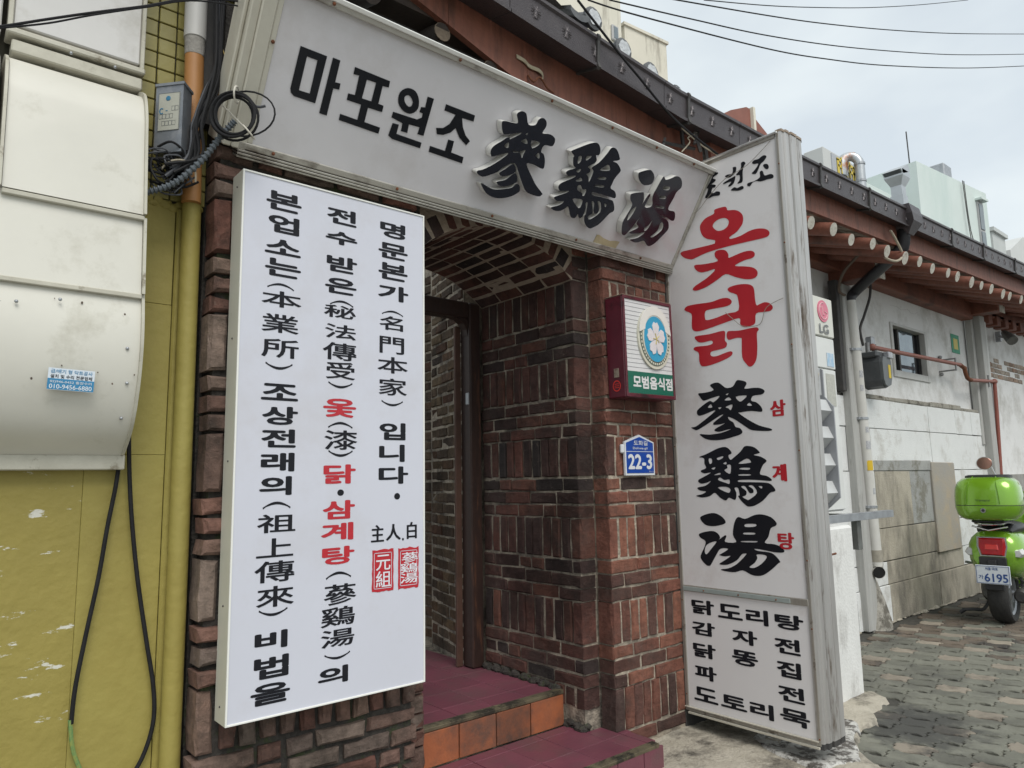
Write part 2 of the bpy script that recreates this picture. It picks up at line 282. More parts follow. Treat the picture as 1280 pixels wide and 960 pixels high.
GLYPH={'U1':[[[979,394,996,399,1024,402,1053,409,1036,436,1039,448,1054,458,1076,457,1088,444,1108,419,1142,428,1149,451,1163,464,1183,463,1196,452,1199,436,1192,408,1221,414,1247,414,1267,405,1272,387,1262,371,1223,365,1217,336,1234,330,1248,316,1259,293,1261,273,1241,270,1205,274,1164,268,1216,223,1251,197,1299,172,1302,165,1289,154,1260,152,1224,154,1203,162,1175,186,1143,218,1118,244,1092,252,1048,218,1031,196,980,164,957,160,936,167,937,178,959,188,1003,223,1052,275,1044,281,987,250,975,253,968,264,969,281,982,299,1005,320,1024,340,1038,344,1043,339,1089,378,1060,369,1012,349,998,351,985,368,977,386],
[1023,304,1039,324,1046,303],
[1108,379,1119,387,1116,378],
[1099,345,1119,362,1133,345],
[1150,364,1197,366,1166,335],
[1196,311,1208,327,1220,306],
[1074,300,1105,304,1135,319,1132,301,1131,284,1117,297,1107,301,1080,293]],
[[1094,248,1117,237,1121,220,1100,202,1062,187,1047,190,1044,198,1065,218],
[1124,217,1143,200,1145,183,1126,167,1089,149,1062,146,1049,152,1048,160,1083,176,1106,201],
[972,130,981,134,1011,127,1049,126,1093,139,1131,155,1145,175,1166,173,1175,159,1175,146,1146,121,1109,103,1068,93,1029,95,1000,107]]],
'U2':[[[1380,386,1421,414,1465,442,1499,456,1523,451,1541,431,1541,411,1526,404,1539,388,1533,370,1503,347,1522,339,1525,327,1511,313,1528,304,1541,286,1545,313,1543,338,1526,349,1558,381,1586,431,1597,458,1614,466,1639,461,1672,434,1670,422,1639,409,1669,407,1702,389,1706,375,1689,342,1685,314,1686,292,1717,286,1737,269,1734,255,1690,253,1621,251,1585,248,1588,236,1646,240,1709,242,1734,238,1758,210,1758,194,1740,180,1714,138,1695,113,1674,97,1652,85,1623,92,1601,110,1589,134,1593,146,1579,194,1569,190,1580,168,1581,137,1572,119,1556,120,1546,133,1540,114,1522,108,1504,115,1473,151,1459,139,1437,123,1406,116,1376,124,1418,145,1437,167,1402,160,1380,164,1375,173,1391,183,1432,206,1443,218,1402,207,1383,211,1376,224,1384,239,1407,256,1442,279,1451,291,1412,280,1396,284,1391,293,1405,306,1435,322,1417,330,1401,359,1402,369,1383,378],
[1429,373,1446,377,1450,356,1438,344],
[1473,387,1502,394,1480,369],
[1443,312,1468,327,1461,309],
[1461,270,1484,290,1497,279],
[1484,252,1500,258,1520,244,1542,249,1543,223,1533,218,1524,229,1492,234],
[1483,189,1527,200,1546,193,1539,159],
[1580,352,1614,385,1632,379,1636,364],
[1588,322,1631,330,1632,321,1591,312],
[1588,284,1635,292,1638,284,1589,276],
[1682,215,1698,215,1697,202],
[1612,135,1633,127,1677,173,1658,213,1637,215,1661,187,1664,165,1644,158,1629,175,1619,204,1601,206,1626,174,1631,155]]],
'U3':[[[1826,402,1843,415,1886,435,1911,433,1936,417,1944,398,1936,375,1896,360,1866,364,1839,380]],
[[1829,293,1839,305,1899,326,1915,319,1930,292,1930,273,1946,324,1961,325,1954,264,2001,281,1979,323,1984,367,1999,431,2023,421,2057,437,2086,456,2120,456,2144,440,2155,414,2134,383,2131,351,2123,293,2173,292,2192,277,2201,254,2184,244,2131,251,2068,249,2144,241,2172,223,2184,196,2164,161,2132,114,2100,88,2073,89,2041,105,2007,89,1974,84,1942,90,1993,112,2024,146,1982,132,1936,120,1918,125,1966,160,1942,176,1949,211,1932,169,1900,109,1883,102,1866,112,1847,160,1856,204,1865,253,1842,271],
[1867,202,1875,230,1897,252,1892,213,1875,176],
[2030,389,2072,396,2071,380,2031,374],
[2029,339,2070,346,2072,334,2030,328],
[2027,288,2083,296,2085,287,2027,280],
[2078,135,2110,174,2109,214,2128,218,2141,186,2101,140],
[2011,168,2030,184,2044,216,2037,173,2020,152]]],
'K1':[[[130,380,226,380,225,219,147,219,134,227,129,239],
[159,356,197,356,198,244,159,243]],
[[247,383,275,383,276,309,296,311,297,290,275,287,276,192,247,192]]],
'K2':[[[332,381,475,379,477,357,452,354,454,291,476,290,477,267,419,265,420,213,486,212,486,189,323,191,322,213,391,212,390,267,333,266,332,289,358,291,355,359,333,356],
[387,355,424,357,425,290,387,289]]],
'K3':[[[519,282,624,285,642,298,640,313,625,314,626,333,643,337,640,377,669,378,671,236,643,234,644,261,597,258,600,226,572,225,569,254,519,261]],
[[530,243,557,245,557,210,671,209,672,187,545,187,526,195]],
[[613,344,615,323,603,304,584,295,559,297,536,311,525,331,525,355,540,374,561,382,585,379,602,365],
[587,339,584,322,571,319,555,329,548,344,556,355,570,355]]],
'K4':[[[726,376,868,376,870,352,814,349,830,317,854,291,882,276,870,256,830,274,799,304,782,281,754,264,726,258,714,280,744,288,767,311,781,352,727,352]],
[[782,254,810,255,813,210,875,208,878,183,713,185,711,208,783,208]]],
'R1':[[[333,2580,348,2584,397,2580,409,2568,413,2556,453,2545,481,2527,497,2503,498,2476,488,2453,457,2427,424,2415,413,2408,423,2399,478,2400,525,2411,569,2411,607,2401,630,2386,637,2368,623,2355,577,2355,476,2361,382,2365,272,2364,189,2352,164,2356,129,2373,107,2399,118,2410,167,2408,312,2400,326,2407,325,2419,277,2440,251,2467,240,2503,245,2529,278,2553,329,2562],
[319,2494,328,2513,357,2524,393,2520,412,2504,415,2487,401,2467,371,2459,341,2467]],
[[321,2349,334,2359,367,2356,390,2343,402,2320,404,2303,461,2310,507,2312,540,2303,551,2284,537,2269,492,2268,452,2260,438,2251,501,2233,539,2217,558,2195,555,2172,530,2163,486,2171,430,2196,379,2222,324,2202,261,2181,210,2174,182,2177,173,2187,193,2202,264,2227,312,2254,312,2265,272,2263,229,2267,201,2286,190,2308,200,2315,256,2306,336,2302,323,2327]]],
'R2':[[[385,2141,404,2150,450,2151,495,2143,522,2130,534,2108,536,2057,542,2025,559,2027,586,2031,612,2021,628,1998,615,1983,583,1983,537,1984,530,1941,514,1929,480,1925,452,1935,445,1951,441,1978,368,1971,246,1955,190,1953,162,1964,155,1987,159,2042,152,2059,117,2080,115,2091,135,2102,193,2101,280,2094,341,2100,382,2095,404,2076,397,2059,362,2053,265,2056,243,2047,240,2021,250,2003,311,2005,371,2015,440,2019,440,2087,430,2105,396,2123]],
[[169,1923,189,1929,263,1926,330,1930,353,1926,356,1910,352,1879,361,1865,362,1852,348,1839,300,1835,269,1832,261,1822,268,1808,298,1804,346,1813,381,1817,392,1808,380,1792,332,1776,259,1762,216,1761,198,1770,190,1798,190,1836,162,1856,161,1867,179,1872,241,1868,272,1871,280,1880,270,1890,242,1889,211,1889,187,1898]],
[[368,1918,383,1922,434,1915,502,1916,535,1914,546,1901,534,1885,532,1820,524,1761,505,1731,483,1724,467,1739,445,1778,448,1864,443,1876,414,1880,374,1877,363,1898]]],
'B1':[[[248,1655,265,1665,296,1666,316,1654,343,1633,381,1636,403,1662,421,1664,452,1654,460,1640,447,1618,493,1617,531,1612,554,1598,550,1585,533,1579,491,1577,480,1555,507,1544,529,1523,537,1505,528,1495,476,1504,417,1502,407,1499,454,1464,514,1430,564,1414,581,1406,570,1400,516,1403,469,1411,437,1431,385,1467,346,1485,350,1470,374,1453,383,1432,407,1424,421,1406,410,1393,370,1383,308,1372,251,1372,204,1381,168,1408,227,1402,300,1407,357,1422,332,1420,290,1413,264,1418,262,1427,292,1441,324,1454,293,1450,261,1450,254,1457,268,1469,316,1497,295,1494,214,1455,158,1431,137,1434,118,1446,149,1450,210,1483,268,1519,261,1524,218,1512,179,1504,163,1509,159,1524,171,1541,238,1576,264,1567,302,1595,265,1592,211,1581,195,1587,178,1610,175,1622,214,1622,268,1630],
[228,1543,246,1558,254,1541],
[290,1537,309,1537,298,1528],
[338,1600,354,1605,348,1596],
[330,1571,353,1584,368,1569],
[396,1583,455,1583,441,1566,416,1556],
[334,1536,373,1546,363,1518,349,1528],
[455,1534,469,1545,482,1530]]],
'B2':[[[158,1289,204,1303,274,1329,316,1334,340,1322,353,1301,333,1291,343,1269,363,1279,404,1308,425,1331,450,1333,482,1324,508,1300,499,1294,475,1288,512,1278,542,1258,523,1240,508,1215,504,1193,538,1185,562,1168,552,1161,500,1165,443,1168,387,1167,384,1158,461,1156,531,1153,558,1144,578,1119,569,1110,548,1104,511,1069,463,1043,429,1038,411,1047,388,1068,375,1089,384,1093,377,1128,357,1128,366,1106,364,1080,353,1069,324,1080,308,1068,293,1068,268,1082,241,1104,212,1088,169,1080,137,1084,129,1090,164,1097,189,1110,155,1115,137,1126,145,1133,189,1141,222,1164,195,1155,162,1151,144,1162,150,1173,181,1186,225,1207,187,1203,166,1211,167,1220,197,1231,188,1254,187,1281],
[216,1278,234,1277,234,1257,220,1252],
[265,1280,300,1288,299,1279,273,1270],
[300,1251,318,1259,318,1246],
[229,1228,253,1234,244,1222],
[242,1194,277,1205,279,1196],
[267,1176,280,1181,300,1169,331,1170,329,1149,309,1154,269,1167],
[261,1130,308,1134,333,1123,321,1104],
[305,1217,324,1228,322,1243,344,1241,337,1199],
[388,1248,436,1272,457,1257,449,1250],
[394,1220,401,1227,447,1226,444,1217],
[389,1195,447,1195,447,1189,389,1189],
[490,1136,509,1136,506,1125],
[399,1085,419,1093,422,1113,395,1134,417,1136,439,1104,460,1106,459,1123,436,1138,460,1139,480,1104,436,1072,422,1072]]],
'B3':[[[144,977,183,995,231,1002,271,988,294,965,288,950,235,937,190,937,163,949]],
[[133,893,177,907,222,911,249,898,258,880,250,870,287,893,295,887,286,861,349,863,333,898,345,957,368,986,406,978,456,997,497,1002,545,990,572,965,566,950,541,938,526,898,505,868,555,864,588,853,603,837,593,828,553,827,500,833,448,837,465,828,524,825,552,814,578,786,568,777,532,746,486,716,446,709,416,714,376,729,334,717,286,716,251,723,298,733,347,758,400,806,392,810,376,805,348,776,305,754,272,747,245,750,279,771,313,794,280,789,248,794,265,804,302,827,258,826,231,795,198,746,186,736,167,739,142,761,136,784,164,833,169,859,141,874],
[162,805,170,833,196,851,236,860,206,826,173,793],
[407,953,461,955,459,943,406,939],
[397,911,451,913,451,905,396,903],
[383,870,459,874,458,868,383,865],
[458,810,498,811,510,800,480,768,441,746,414,748,443,769,460,793]]],
'S1':[[[568,2758,579,2768,604,2766,627,2774,642,2771,648,2760,632,2744,614,2735,600,2712,584,2694,562,2704,580,2716,602,2741,578,2748]],
[[627,2721,634,2728,650,2722,657,2706,651,2696,639,2701]],
[[607,2696,622,2697,632,2669,663,2666,678,2654,675,2641,645,2644,608,2646,584,2656,563,2654,549,2641,535,2647,535,2659,551,2661,571,2659,599,2665,608,2674]],
[[458,2773,476,2770,477,2756,469,2739,438,2727,416,2734,410,2743,425,2746,450,2742,458,2759]],
[[396,2703,405,2712,459,2722,470,2720,459,2689,439,2678,424,2683,445,2700,418,2703]],
[[507,2780,522,2782,532,2769,522,2758,513,2731,510,2684,498,2676,479,2679,493,2694,494,2718,477,2724,478,2732,498,2745,506,2762]],
[[442,2659,460,2665,477,2655,499,2658,511,2652,511,2640,489,2639,472,2642,442,2653]],
[[346,2780,369,2778,368,2770,349,2764,335,2757,355,2740,324,2727,319,2729,351,2714,345,2703,331,2704,323,2682,339,2674,353,2678,373,2669,374,2656,365,2651,333,2658,305,2656,282,2666,293,2683,304,2709,295,2716,320,2745]]]}
CHARS={'Lk':[('본',938,2262,125,67),('업',939,2181,110,63),('소',938,2100,127,54),('는',940,2027,126,62),('^',933,1963,94,21),('本',938,1918,139,56),('業',935,1834,129,63),('所',937,1750,129,64),('_',934,1689,94,24),('조',939,1602,127,56),('상',942,1524,123,62),('전',939,1449,118,61),('래',938,1371,114,62),('의',933,1294,109,62),('^',938,1231,94,24),('祖',939,1173,128,59),('上',936,1096,123,60),('傳',937,1021,133,67),('來',941,943,124,65),('_',935,894,95,23),('비',931,809,107,55),('법',934,727,113,67),('을',933,647,127,62),('전',1155,2259,117,60),('수',1155,2177,125,49),('받',1158,2080,120,60),('은',1155,1999,123,58),('^',1159,1937,92,21),('秘',1153,1905,124,46),('法',1156,1833,120,52),('傳',1154,1761,131,63),('受',1158,1693,112,62),('_',1158,1641,94,23),('^',1160,1500,94,23),('漆',1163,1448,126,68),('_',1162,1401,93,24),('●',1164,1266,25,22),('^',1161,988,94,24),('蔘',1168,924,121,68),('鷄',1161,852,126,63),('湯',1161,782,123,57),('_',1160,723,95,21),('의',1146,663,109,55),('명',1368,2253,111,61),('문',1370,2170,128,61),('본',1370,2090,127,65),('가',1371,2007,132,60),('^',1368,1930,92,19),('名',1363,1890,102,54),('門',1366,1806,106,64),('本',1370,1731,130,62),('家',1371,1649,120,64),('_',1368,1588,92,22),('입',1370,1484,111,64),('니',1368,1404,108,64),('다',1375,1324,125,64),('●',1390,1247,25,24),('主',1310,1118,53,60),('人',1375,1119,62,58),('●',1415,1091,8,10),('白',1453,1121,44,61)],
'Lr':[('옻',1157,1560,126,66),('닭',1160,1330,122,67),('삼',1159,1208,121,64),('계',1154,1134,121,60),('탕',1159,1054,121,60)],
'Lw':[('元',1333,1015,47,49),('組',1334,958,49,50),('蔘',1444,1024,57,34),('鷄',1440,987,60,32),('湯',1440,951,60,32)],
'Tr':[('삼',618,1506,82,78),('계',604,1199,75,82),('탕',614,882,83,78)],
'Tk':[('닭',132,525,137,71),('도',291,522,140,70),('리',438,515,119,72),('탕',601,513,142,68),('감',129,418,139,67),('자',364,411,138,68),('전',585,404,129,70),('닭',128,310,136,70),('똥',359,312,142,70),('집',585,300,120,72),('파',129,202,131,70),('전',589,193,130,69),('도',124,94,143,69),('토',283,92,145,61),('리',433,88,124,70),('묵',599,93,145,70)]}

# ------------------------------------------------------------------ shared materials
brick_red = brickmat('brick_red', [(0.046, 0.035, 0.033), (0.144, 0.064, 0.048), (0.215, 0.087, 0.061), (0.102, 0.052, 0.044), (0.256, 0.109, 0.073), (0.164, 0.070, 0.052), (0.071, 0.046, 0.041), (0.225, 0.093, 0.066)], (.070, .056, .049), .57)
brick_grey = brickmat('brick_weathered', [(.09, .06, .05), (.20, .13, .105), (.16, .075, .058), (.26, .185, .145), (.19, .08, .06), (.25, .19, .155), (.14, .105, .09)], (.04, .036, .03), .55, (.26, .23, .19))
brick_burnt_shaded = brickmat('brick_burnt_shaded', [(0.031, 0.027, 0.027), (0.083, 0.041, 0.035), (0.133, 0.055, 0.043), (0.058, 0.035, 0.031), (0.150, 0.065, 0.047), (0.099, 0.046, 0.038), (0.041, 0.031, 0.030)], (.05, .042, .038), .55, (.24, .2, .16))  # some burnt bricks; mostly the passage's shade put into the reveal and vault colour
brick_old = brickmat('brick_courtyard', [(0.085, 0.057, 0.040), (0.136, 0.097, 0.065), (0.170, 0.121, 0.073), (0.102, 0.048, 0.032), (0.145, 0.105, 0.073), (0.068, 0.048, 0.040)], (.03, .028, .024), .55, (.3, .27, .2))
mortar = mat('mortar', (.24, .21, .17), (.50, .43, .34), 30, .95, .9, 90, third=(.085, .072, .06), t_at=.53, t_scale=5, t_soft=.1)
mortar_dark = mat('mortar_dark', (.018, .016, .014), (.06, .052, .045), 30, .95, .8, 90, third=(.04, .05, .02), t_at=.6, t_scale=9)
alu = mat('aluminium', (.60, .60, .59), (.46, .45, .44), 6, .38, .04, 30, metal=.75, stretch=(6, 6, .6), third=(.16, .13, .10), t_at=.66, t_scale=7)
alu_cream = mat('aluminium_cream', (.60, .58, .50), (.50, .47, .40), 5, .45, .03, 30, metal=.25, third=(.22, .17, .12), t_at=.68, t_scale=9)
ink_black = mat('ink_black', (.009, .010, .014), (.013, .013, .017), 20, .45, spec=.2)
ink_red = mat('ink_red', (.46, .018, .028), (.40, .014, .024), 10, .4)
steel_dark = mat('steel_dark', (.03, .03, .032), (.06, .055, .05), 20, .6, .1)
rust = mat('rust', (.20, .07, .03), (.10, .04, .022), 30, .9, .4)
white_paint = mat('white_paint', (.7, .7, .68), (.62, .62, .6), 3, .8, .25, 45, third=(.34, .33, .31), t_at=.62, t_scale=4, t_stretch=(1, 1, .35))
black_rubber = mat('black_rubber', (.009, .009, .010), (.016, .016, .018), 25, .7, spec=.25)
galv = mat('galvanised', (.42, .44, .46), (.3, .31, .33), 14, .45, .05, 60, metal=.6)

# ================================================================== GROUND
SETT = 'structure'
earth = mat('mortar_bed', (.035, .035, .03), (.07, .065, .055), 20, .95, .5, 70)
g = MB().add([(-60, -60, -.03), (80, -60, -.03), (80, 80, -.03), (-60, 80, -.03)], [(0, 1, 2, 3)]).obj('street', mat('street_concrete', (.30, .295, .27), (.24, .235, .215), 3, .9, .3, 120)); g['kind'] = SETT
paving = MB().box((3.05, -9, -.028), (30, .60, -.012)).obj('pavement', earth); paving['kind'] = SETT
paver_g = mat('paver_green', (.135, .135, .108), (.195, .195, .16), 7, .85, .6, 150, third=(.085, .083, .072), t_at=.55, t_scale=1.8, rnd=.14, t_soft=.09, spot=(4.08, -.72, 0, .22))
paver_t = mat('paver_tan', (.31, .27, .215), (.23, .20, .16), 9, .85, .6, 150, third=(.12, .10, .08), t_at=.54, t_scale=1.8, rnd=.12, spot=(4.08, -.72, 0, .22))
paver_b = mat('paver_brown', (.16, .125, .095), (.11, .09, .07), 9, .85, .5, 150, third=(.05, .045, .04), t_at=.55, t_scale=2.6, rnd=.15)
PW, PL = .130, .1655
def pav_mesh(par, mt, v):
    """interlocking block: wavy long sides, stepped ends"""
    A, B = .019, .015; y0 = par*.03
    def sx(y): return A*math.sin(2*math.pi*(y/PL))
    gp = .0035; T = []
    for i in range(9): y = i/8*PL; T.append((sx(y), y))
    right = [(x+PW, y) for x, y in T]; ring = []
    top = [(PW*.33, 0), (PW*.36, B), (PW*.66, B), (PW*.69, 0)]
    for x, y in T: ring.append((x+gp, y))
    ring[0] = (ring[0][0], ring[0][1]+gp); ring[-1] = (ring[-1][0], ring[-1][1]-gp)
    ring += [(x, PL+y-gp) for x, y in top]
    rr = [(x-gp, y) for x, y in right][::-1]; rr[0] = (rr[0][0], rr[0][1]-gp); rr[-1] = (rr[-1][0], rr[-1][1]+gp); ring += rr
    ring += [(x, y+gp) for x, y in top[::-1]]
    n = len(ring); cx, cy = PW/2, PL/2
    ins = [(cx+(x-cx)*.93, cy+(y-cy)*.965) for x, y in ring]
    ring = ring; vs = [(x-cx, y-cy, -.02) for x, y in ring]+[(x-cx, y-cy, -.005) for x, y in ring]+[(x-cx, y-cy, random.uniform(-.0006, .0006)) for x, y in ins]
    fs = [(i, (i+1) % n, n+(i+1) % n, n+i) for i in range(n)]+[(n+i, n+(i+1) % n, 2*n+(i+1) % n, 2*n+i) for i in range(n)]+[tuple(range(2*n, 3*n))]
    return vs, fs
PM = {}
for k_, mt in (('g', paver_g), ('t', paver_t), ('b', paver_b)):
    b = MB(); vs, fs = pav_mesh(0, mt, 0); b.add(vs, fs); PM[k_] = b.mesh('paver', mt)
PV = pav_mesh(0, None, 0)
pl = []
for r in range(-14, 190):
    for c in range(-60, 16):
        x = 4.554+.130*r+.004*c; y = -.607-.0113*r+.1655*c+(0, .045, -.03)[r % 3]
        if x < 3.3 or x > 26: continue
        ymax = .40 if x > 4.50 else (-.42 if x > 4.3 else -.52+(x-3.42)*.14)
        if y+PL/2 > ymax: continue
        d = math.hypot(x, y+2.4); az = math.degrees(math.atan2(x, y+2.4))
        if az < 52 or az > 86 or d < 2.6: continue
        h = math.sin(r*12.9+c*78.2)*437.5; h -= math.floor(h)
        k_ = 't' if (r % 3 == 0 and c % 2 == 0 and h > .1) else ('b' if x > 6.0 and y > -.65 and h > .25 else ('b' if h > .95 else 'g'))
        pl.append((d, x, y, k_))
pl.sort()
for d, x, y, k_ in pl[:296]:
    o = link('paver', PM[k_], paving); o.location = (x, y, random.uniform(-.003, .002)); o.rotation_euler = (random.uniform(-.012, .012), random.uniform(-.012, .012), random.uniform(-.01, .01)-.087)
b = MB()
for d, x, y, k_ in pl[296:]:
    z = random.uniform(-.003, .002); b.add([(x+a, y+c, z+e) for a, c, e in PV[0]], PV[1], 'gtb'.index(k_))
o = b.obj('paver_field', [paver_g, paver_t, paver_b], paving); o['kind'] = 'stuff'
# rough concrete apron between step, sign and paving
conc = mat('apron_concrete', (.46, .42, .35), (.33, .30, .24), 7, .92, 1.0, 60, third=(.09, .08, .065), t_at=.56, t_scale=5, t_soft=.09)
concw = mat('splashed_mortar', (.55, .54, .51), (.42, .41, .385), 9, .9, 1, 50, third=(.10, .09, .08), t_at=.52, t_scale=14, t_soft=.04)
def lumpy(poly, z, amp, name, mt, seed, step=.035, edge=.05):
    """concrete sheet with uneven top and thinning edge inside an outline"""
    rg = random.Random(seed); from mathutils import noise
    xs = [p[0] for p in poly]; ys = [p[1] for p in poly]
    def inside(x, y):
        c = False; n = len(poly)
        for i in range(n):
            (x1, y1), (x2, y2) = poly[i], poly[(i+1) % n]
            if (y1 > y) != (y2 > y) and x < (x2-x1)*(y-y1)/(y2-y1)+x1: c = not c
        return c
    def ed(x, y):
        d = 9
        for i in range(len(poly)):
            a, bb = Vector(poly[i]+(0,)), Vector(poly[(i+1) % len(poly)]+(0,)); p = Vector((x, y, 0)); t = max(0, min(1, (p-a).dot(bb-a)/max((bb-a).length_squared, 1e-9))); d = min(d, (a+(bb-a)*t-p).length)
        return d
    nx, ny = int((max(xs)-min(xs)+.1)/step), int((max(ys)-min(ys)+.1)/step); V = {}; b = MB(); vs = []
    for i in range(nx+1):
        for j in range(ny+1):
            x, y = min(xs)-.05+i*step, min(ys)-.05+j*step
            s = ed(x, y)*(1 if inside(x, y) else -1)+.02*noise.noise((x*9, y*9, seed))
            t = max(0, min(1, (s+.02)/edge)); t = t*t*(3-2*t)
            h = z*t-.03*(1-t)+amp*t*(noise.noise((x*4, y*4, seed))+.5*noise.noise((x*14, y*14, seed))+.25*noise.noise((x*35, y*35, seed)))
            V[i, j] = len(vs); vs.append((x, y, h))
    b.add(vs, [(V[i, j], V[i+1, j], V[i+1, j+1], V[i, j+1]) for i in range(nx) for j in range(ny)])
    o = b.obj(name, mt, None, True); o['kind'] = SETT; return o
lumpy([(2.3, -2.4), (2.3, .02), (3.3, .12), (4.4, .3), (4.43, -.30), (4.50, -.38), (4.40, -.47), (4.15, -.50), (3.98, -.60), (3.8, -.58), (3.5, -.72), (3.36, -.9), (3.3, -2.4)], .022, .009, 'concrete_apron', conc, 3, .03, .02)
lumpy([(3.18, -.42), (3.30, -.30), (3.62, -.22), (3.9, -.38), (3.86, -.56), (3.55, -.68), (3.36, -.80), (3.12, -.72)], .030, .011, 'mortar_spill', concw, 5, .018, .03)
# ================================================================== BRICKWORK
BM = {}
def brick_mesh(wd, h, d, mt, var):
    key = (round(wd, 2), round(h, 2), round(d, 2), mt.name, var)
    if key in BM: return BM[key]
    st = random.getstate(); random.seed(hash((key[0], key[1], var)) % 9999)
    wd, h, d = key[0] if wd > .06 else wd, h, d
    b = MB(); c = random.uniform(.004, .008)+(.004 if 'weather' in mt.name else 0); nx = 3 if wd > .12 else 1; nz = 3 if h > .12 else 1
    # back rect, front rim, front inset with a few wobbling points
    amp = .0035 if 'grey' not in mt.name and 'weather' not in mt.name else .006
    us = [-wd/2+wd*i/(nx+0) for i in range(nx+1)]; zs = [-h/2+h*i/(nz) for i in range(nz+1)]
    rim = [(u, zs[0]) for u in us]+[(us[-1], z) for z in zs[1:]]+[(u, zs[-1]) for u in us[::-1][1:]]+[(us[0], z) for z in zs[::-1][1:-1]]
    rim = [(u+random.uniform(-amp, amp)*.8, z+random.uniform(-amp, amp)*.8) for u, z in rim]
    n = len(rim); dep = [random.uniform(-.0035, .0035) for _ in rim]
    for q in range(n):
        if random.random() < .20: dep[q] += .012          # chipped arris
    back = [(u, d, z) for u, z in rim]; fr = [(u, c+dep[i], z) for i, (u, z) in enumerate(rim)]
    ins = [(u*(1-2*c/wd), random.uniform(-.0022, .0022), z*(1-2*c/h)) for u, z in rim]
    vs = back+fr+ins
    fs = [(i, (i+1) % n, n+(i+1) % n, n+i) for i in range(n)]+[(n+i, n+(i+1) % n, 2*n+(i+1) % n, 2*n+i) for i in range(n)]+[tuple(range(2*n, 3*n)), tuple(range(n))[::-1]]
    b.add(vs, fs); BM[key] = b.mesh('brick', mt); random.setstate(st)
    return BM[key]
def course_list(width, z0, z1, top, first=0):
    """one soldier row and three flat courses per 0.4 m; (u, z, w, h) of every brick"""
    out = []; k = math.floor((z1-top)/.4)+1
    def clipz(a, b_): return max(a, z0), min(b_, z1)
    for i in range(-12, 12):
        t = top+.4*i
        if t-.40 > z1 or t < z0: continue
        a, b_ = clipz(t-.195, t)
        if b_-a > .03:
            n = max(1, round(width/.0675)); pw = width/n
            for q in range(n): out.append((pw*(q+.5)+random.uniform(-.002, .002), (a+b_)/2, pw-.010+random.uniform(-.002, .002), b_-a-.004))
        for c in range(3):
            zz = t-.205-c*.0665; a, b_ = clipz(zz-.0575, zz)
            if b_-a < .03: continue
            u = 0; st = [.195, .095, .145][(c+i+first) % 3]
            while u < width-.01:
                e = min(u+st, width)
                if width-e < .05: e = width
                out.append(((u+e)/2, (a+b_)/2, e-u-.010+random.uniform(-.002, .002), b_-a-.001)); u = e; st = .2 if random.random() < .8 else .1
    ex = []
    for u, z, wd, h in out:          # bricks at the two ends run right to the corner
        a, e = u-wd/2, u+wd/2
        if a < .008: a = random.uniform(-.002, .002)
        if e > width-.008: e = width+random.uniform(-.002, .002)
        ex.append(((a+e)/2, z, e-a, h))
    return ex
def lay(root, mt, org, rot, width, z0, z1, top, d=.095, keep=None, lim=None, jit=.0045, first=0, gap=0):
    Mr = Matrix.Translation(org) @ Matrix.Rotation(rot, 4, 'Z'); out = []
    for u, z, wd, h in course_list(width, z0, z1, top, first):
        if keep and not keep(u, z, wd, h): continue
        M = Mr @ Matrix.Translation((u, random.uniform(-jit, jit), z)) @ Matrix.Rotation(random.uniform(-.014, .014), 4, 'Y') @ Matrix.Rotation(random.uniform(-.02, .02), 4, 'Z')
        out.append((brick_mesh(wd-gap, h-gap, d, mt, random.randrange(4)), M))
    return out
def commit(root, items, mt, cap=296):
    inv = Matrix.Translation(-Vector(root.location))
    cp = Vector((0, -2.4, 1.3)); items.sort(key=lambda t: (t[1].translation-cp).length)
    for me, M in items[:cap]: link('brick', me, root, None, inv @ M)
    if items[cap:]:
        b = MB()
        for me, M in items[cap:]:
            Q = inv @ M; b.add([tuple(Q @ v.co) for v in me.vertices], [tuple(p.vertices) for p in me.polygons])
        o = b.obj('far_bricks', mt, root); o['kind'] = 'stuff'
# right pier
rp = thing('brick_pier', 'red brick pier with upright soldier rows carrying the blue house number plate', 'brick pier', (2.85, .4, .05))
b = W(rp)(); b.box((2.653, .0080, 0), (3.17, .86, 3.15)); b.box((2.5445, .110, 0), (2.653, .86, 3.1)); b.obj('mortar_core', mortar, rp)
it = lay(rp, brick_red, (2.643, 0, 0), 0, .53, .04, 2.9, 2.304)
it += lay(rp, brick_burnt_shaded, (2.536, .86, 0), -math.pi/2, .76, .21, 2.302, 2.304, d=.1, first=1)
it += lay(rp, brick_red, (2.540, .1, 0), 0, .1, 2.31, 2.9, 2.304, first=1)
commit(rp, it, brick_red)
# left pier
lp = thing('brick_pier', 'dark weathered brick pier with deep joints behind the long white text board', 'brick pier', (1.15, .4, .05))
b = W(lp)(); b.box((.758, .022, 0), (1.525, .86, 3.0)); b.box((1.52, .122, 0), (1.628, .86, 3.0)); b.box((.74, .115, 0), (.76, .5, 2.95)); b.obj('mortar_core', mortar_dark, lp)
def hid(u, z, wd, h): return not (u > .16 and u < .66 and .72 < z < 2.2)
it = lay(lp, brick_grey, (.737, 0, 0), 0, .805, .02, 2.72, 1.868, keep=hid, jit=.008, gap=.006)
it += lay(lp, brick_grey, (1.542, .1, 0), 0, .1, .1, 2.40, 1.868, jit=.004, d=.1)
it += lay(lp, brick_grey, (1.64, .1, 0), math.pi/2, .76, .28, 2.30, 1.868, jit=.003, d=.09)
commit(lp, it, brick_grey)
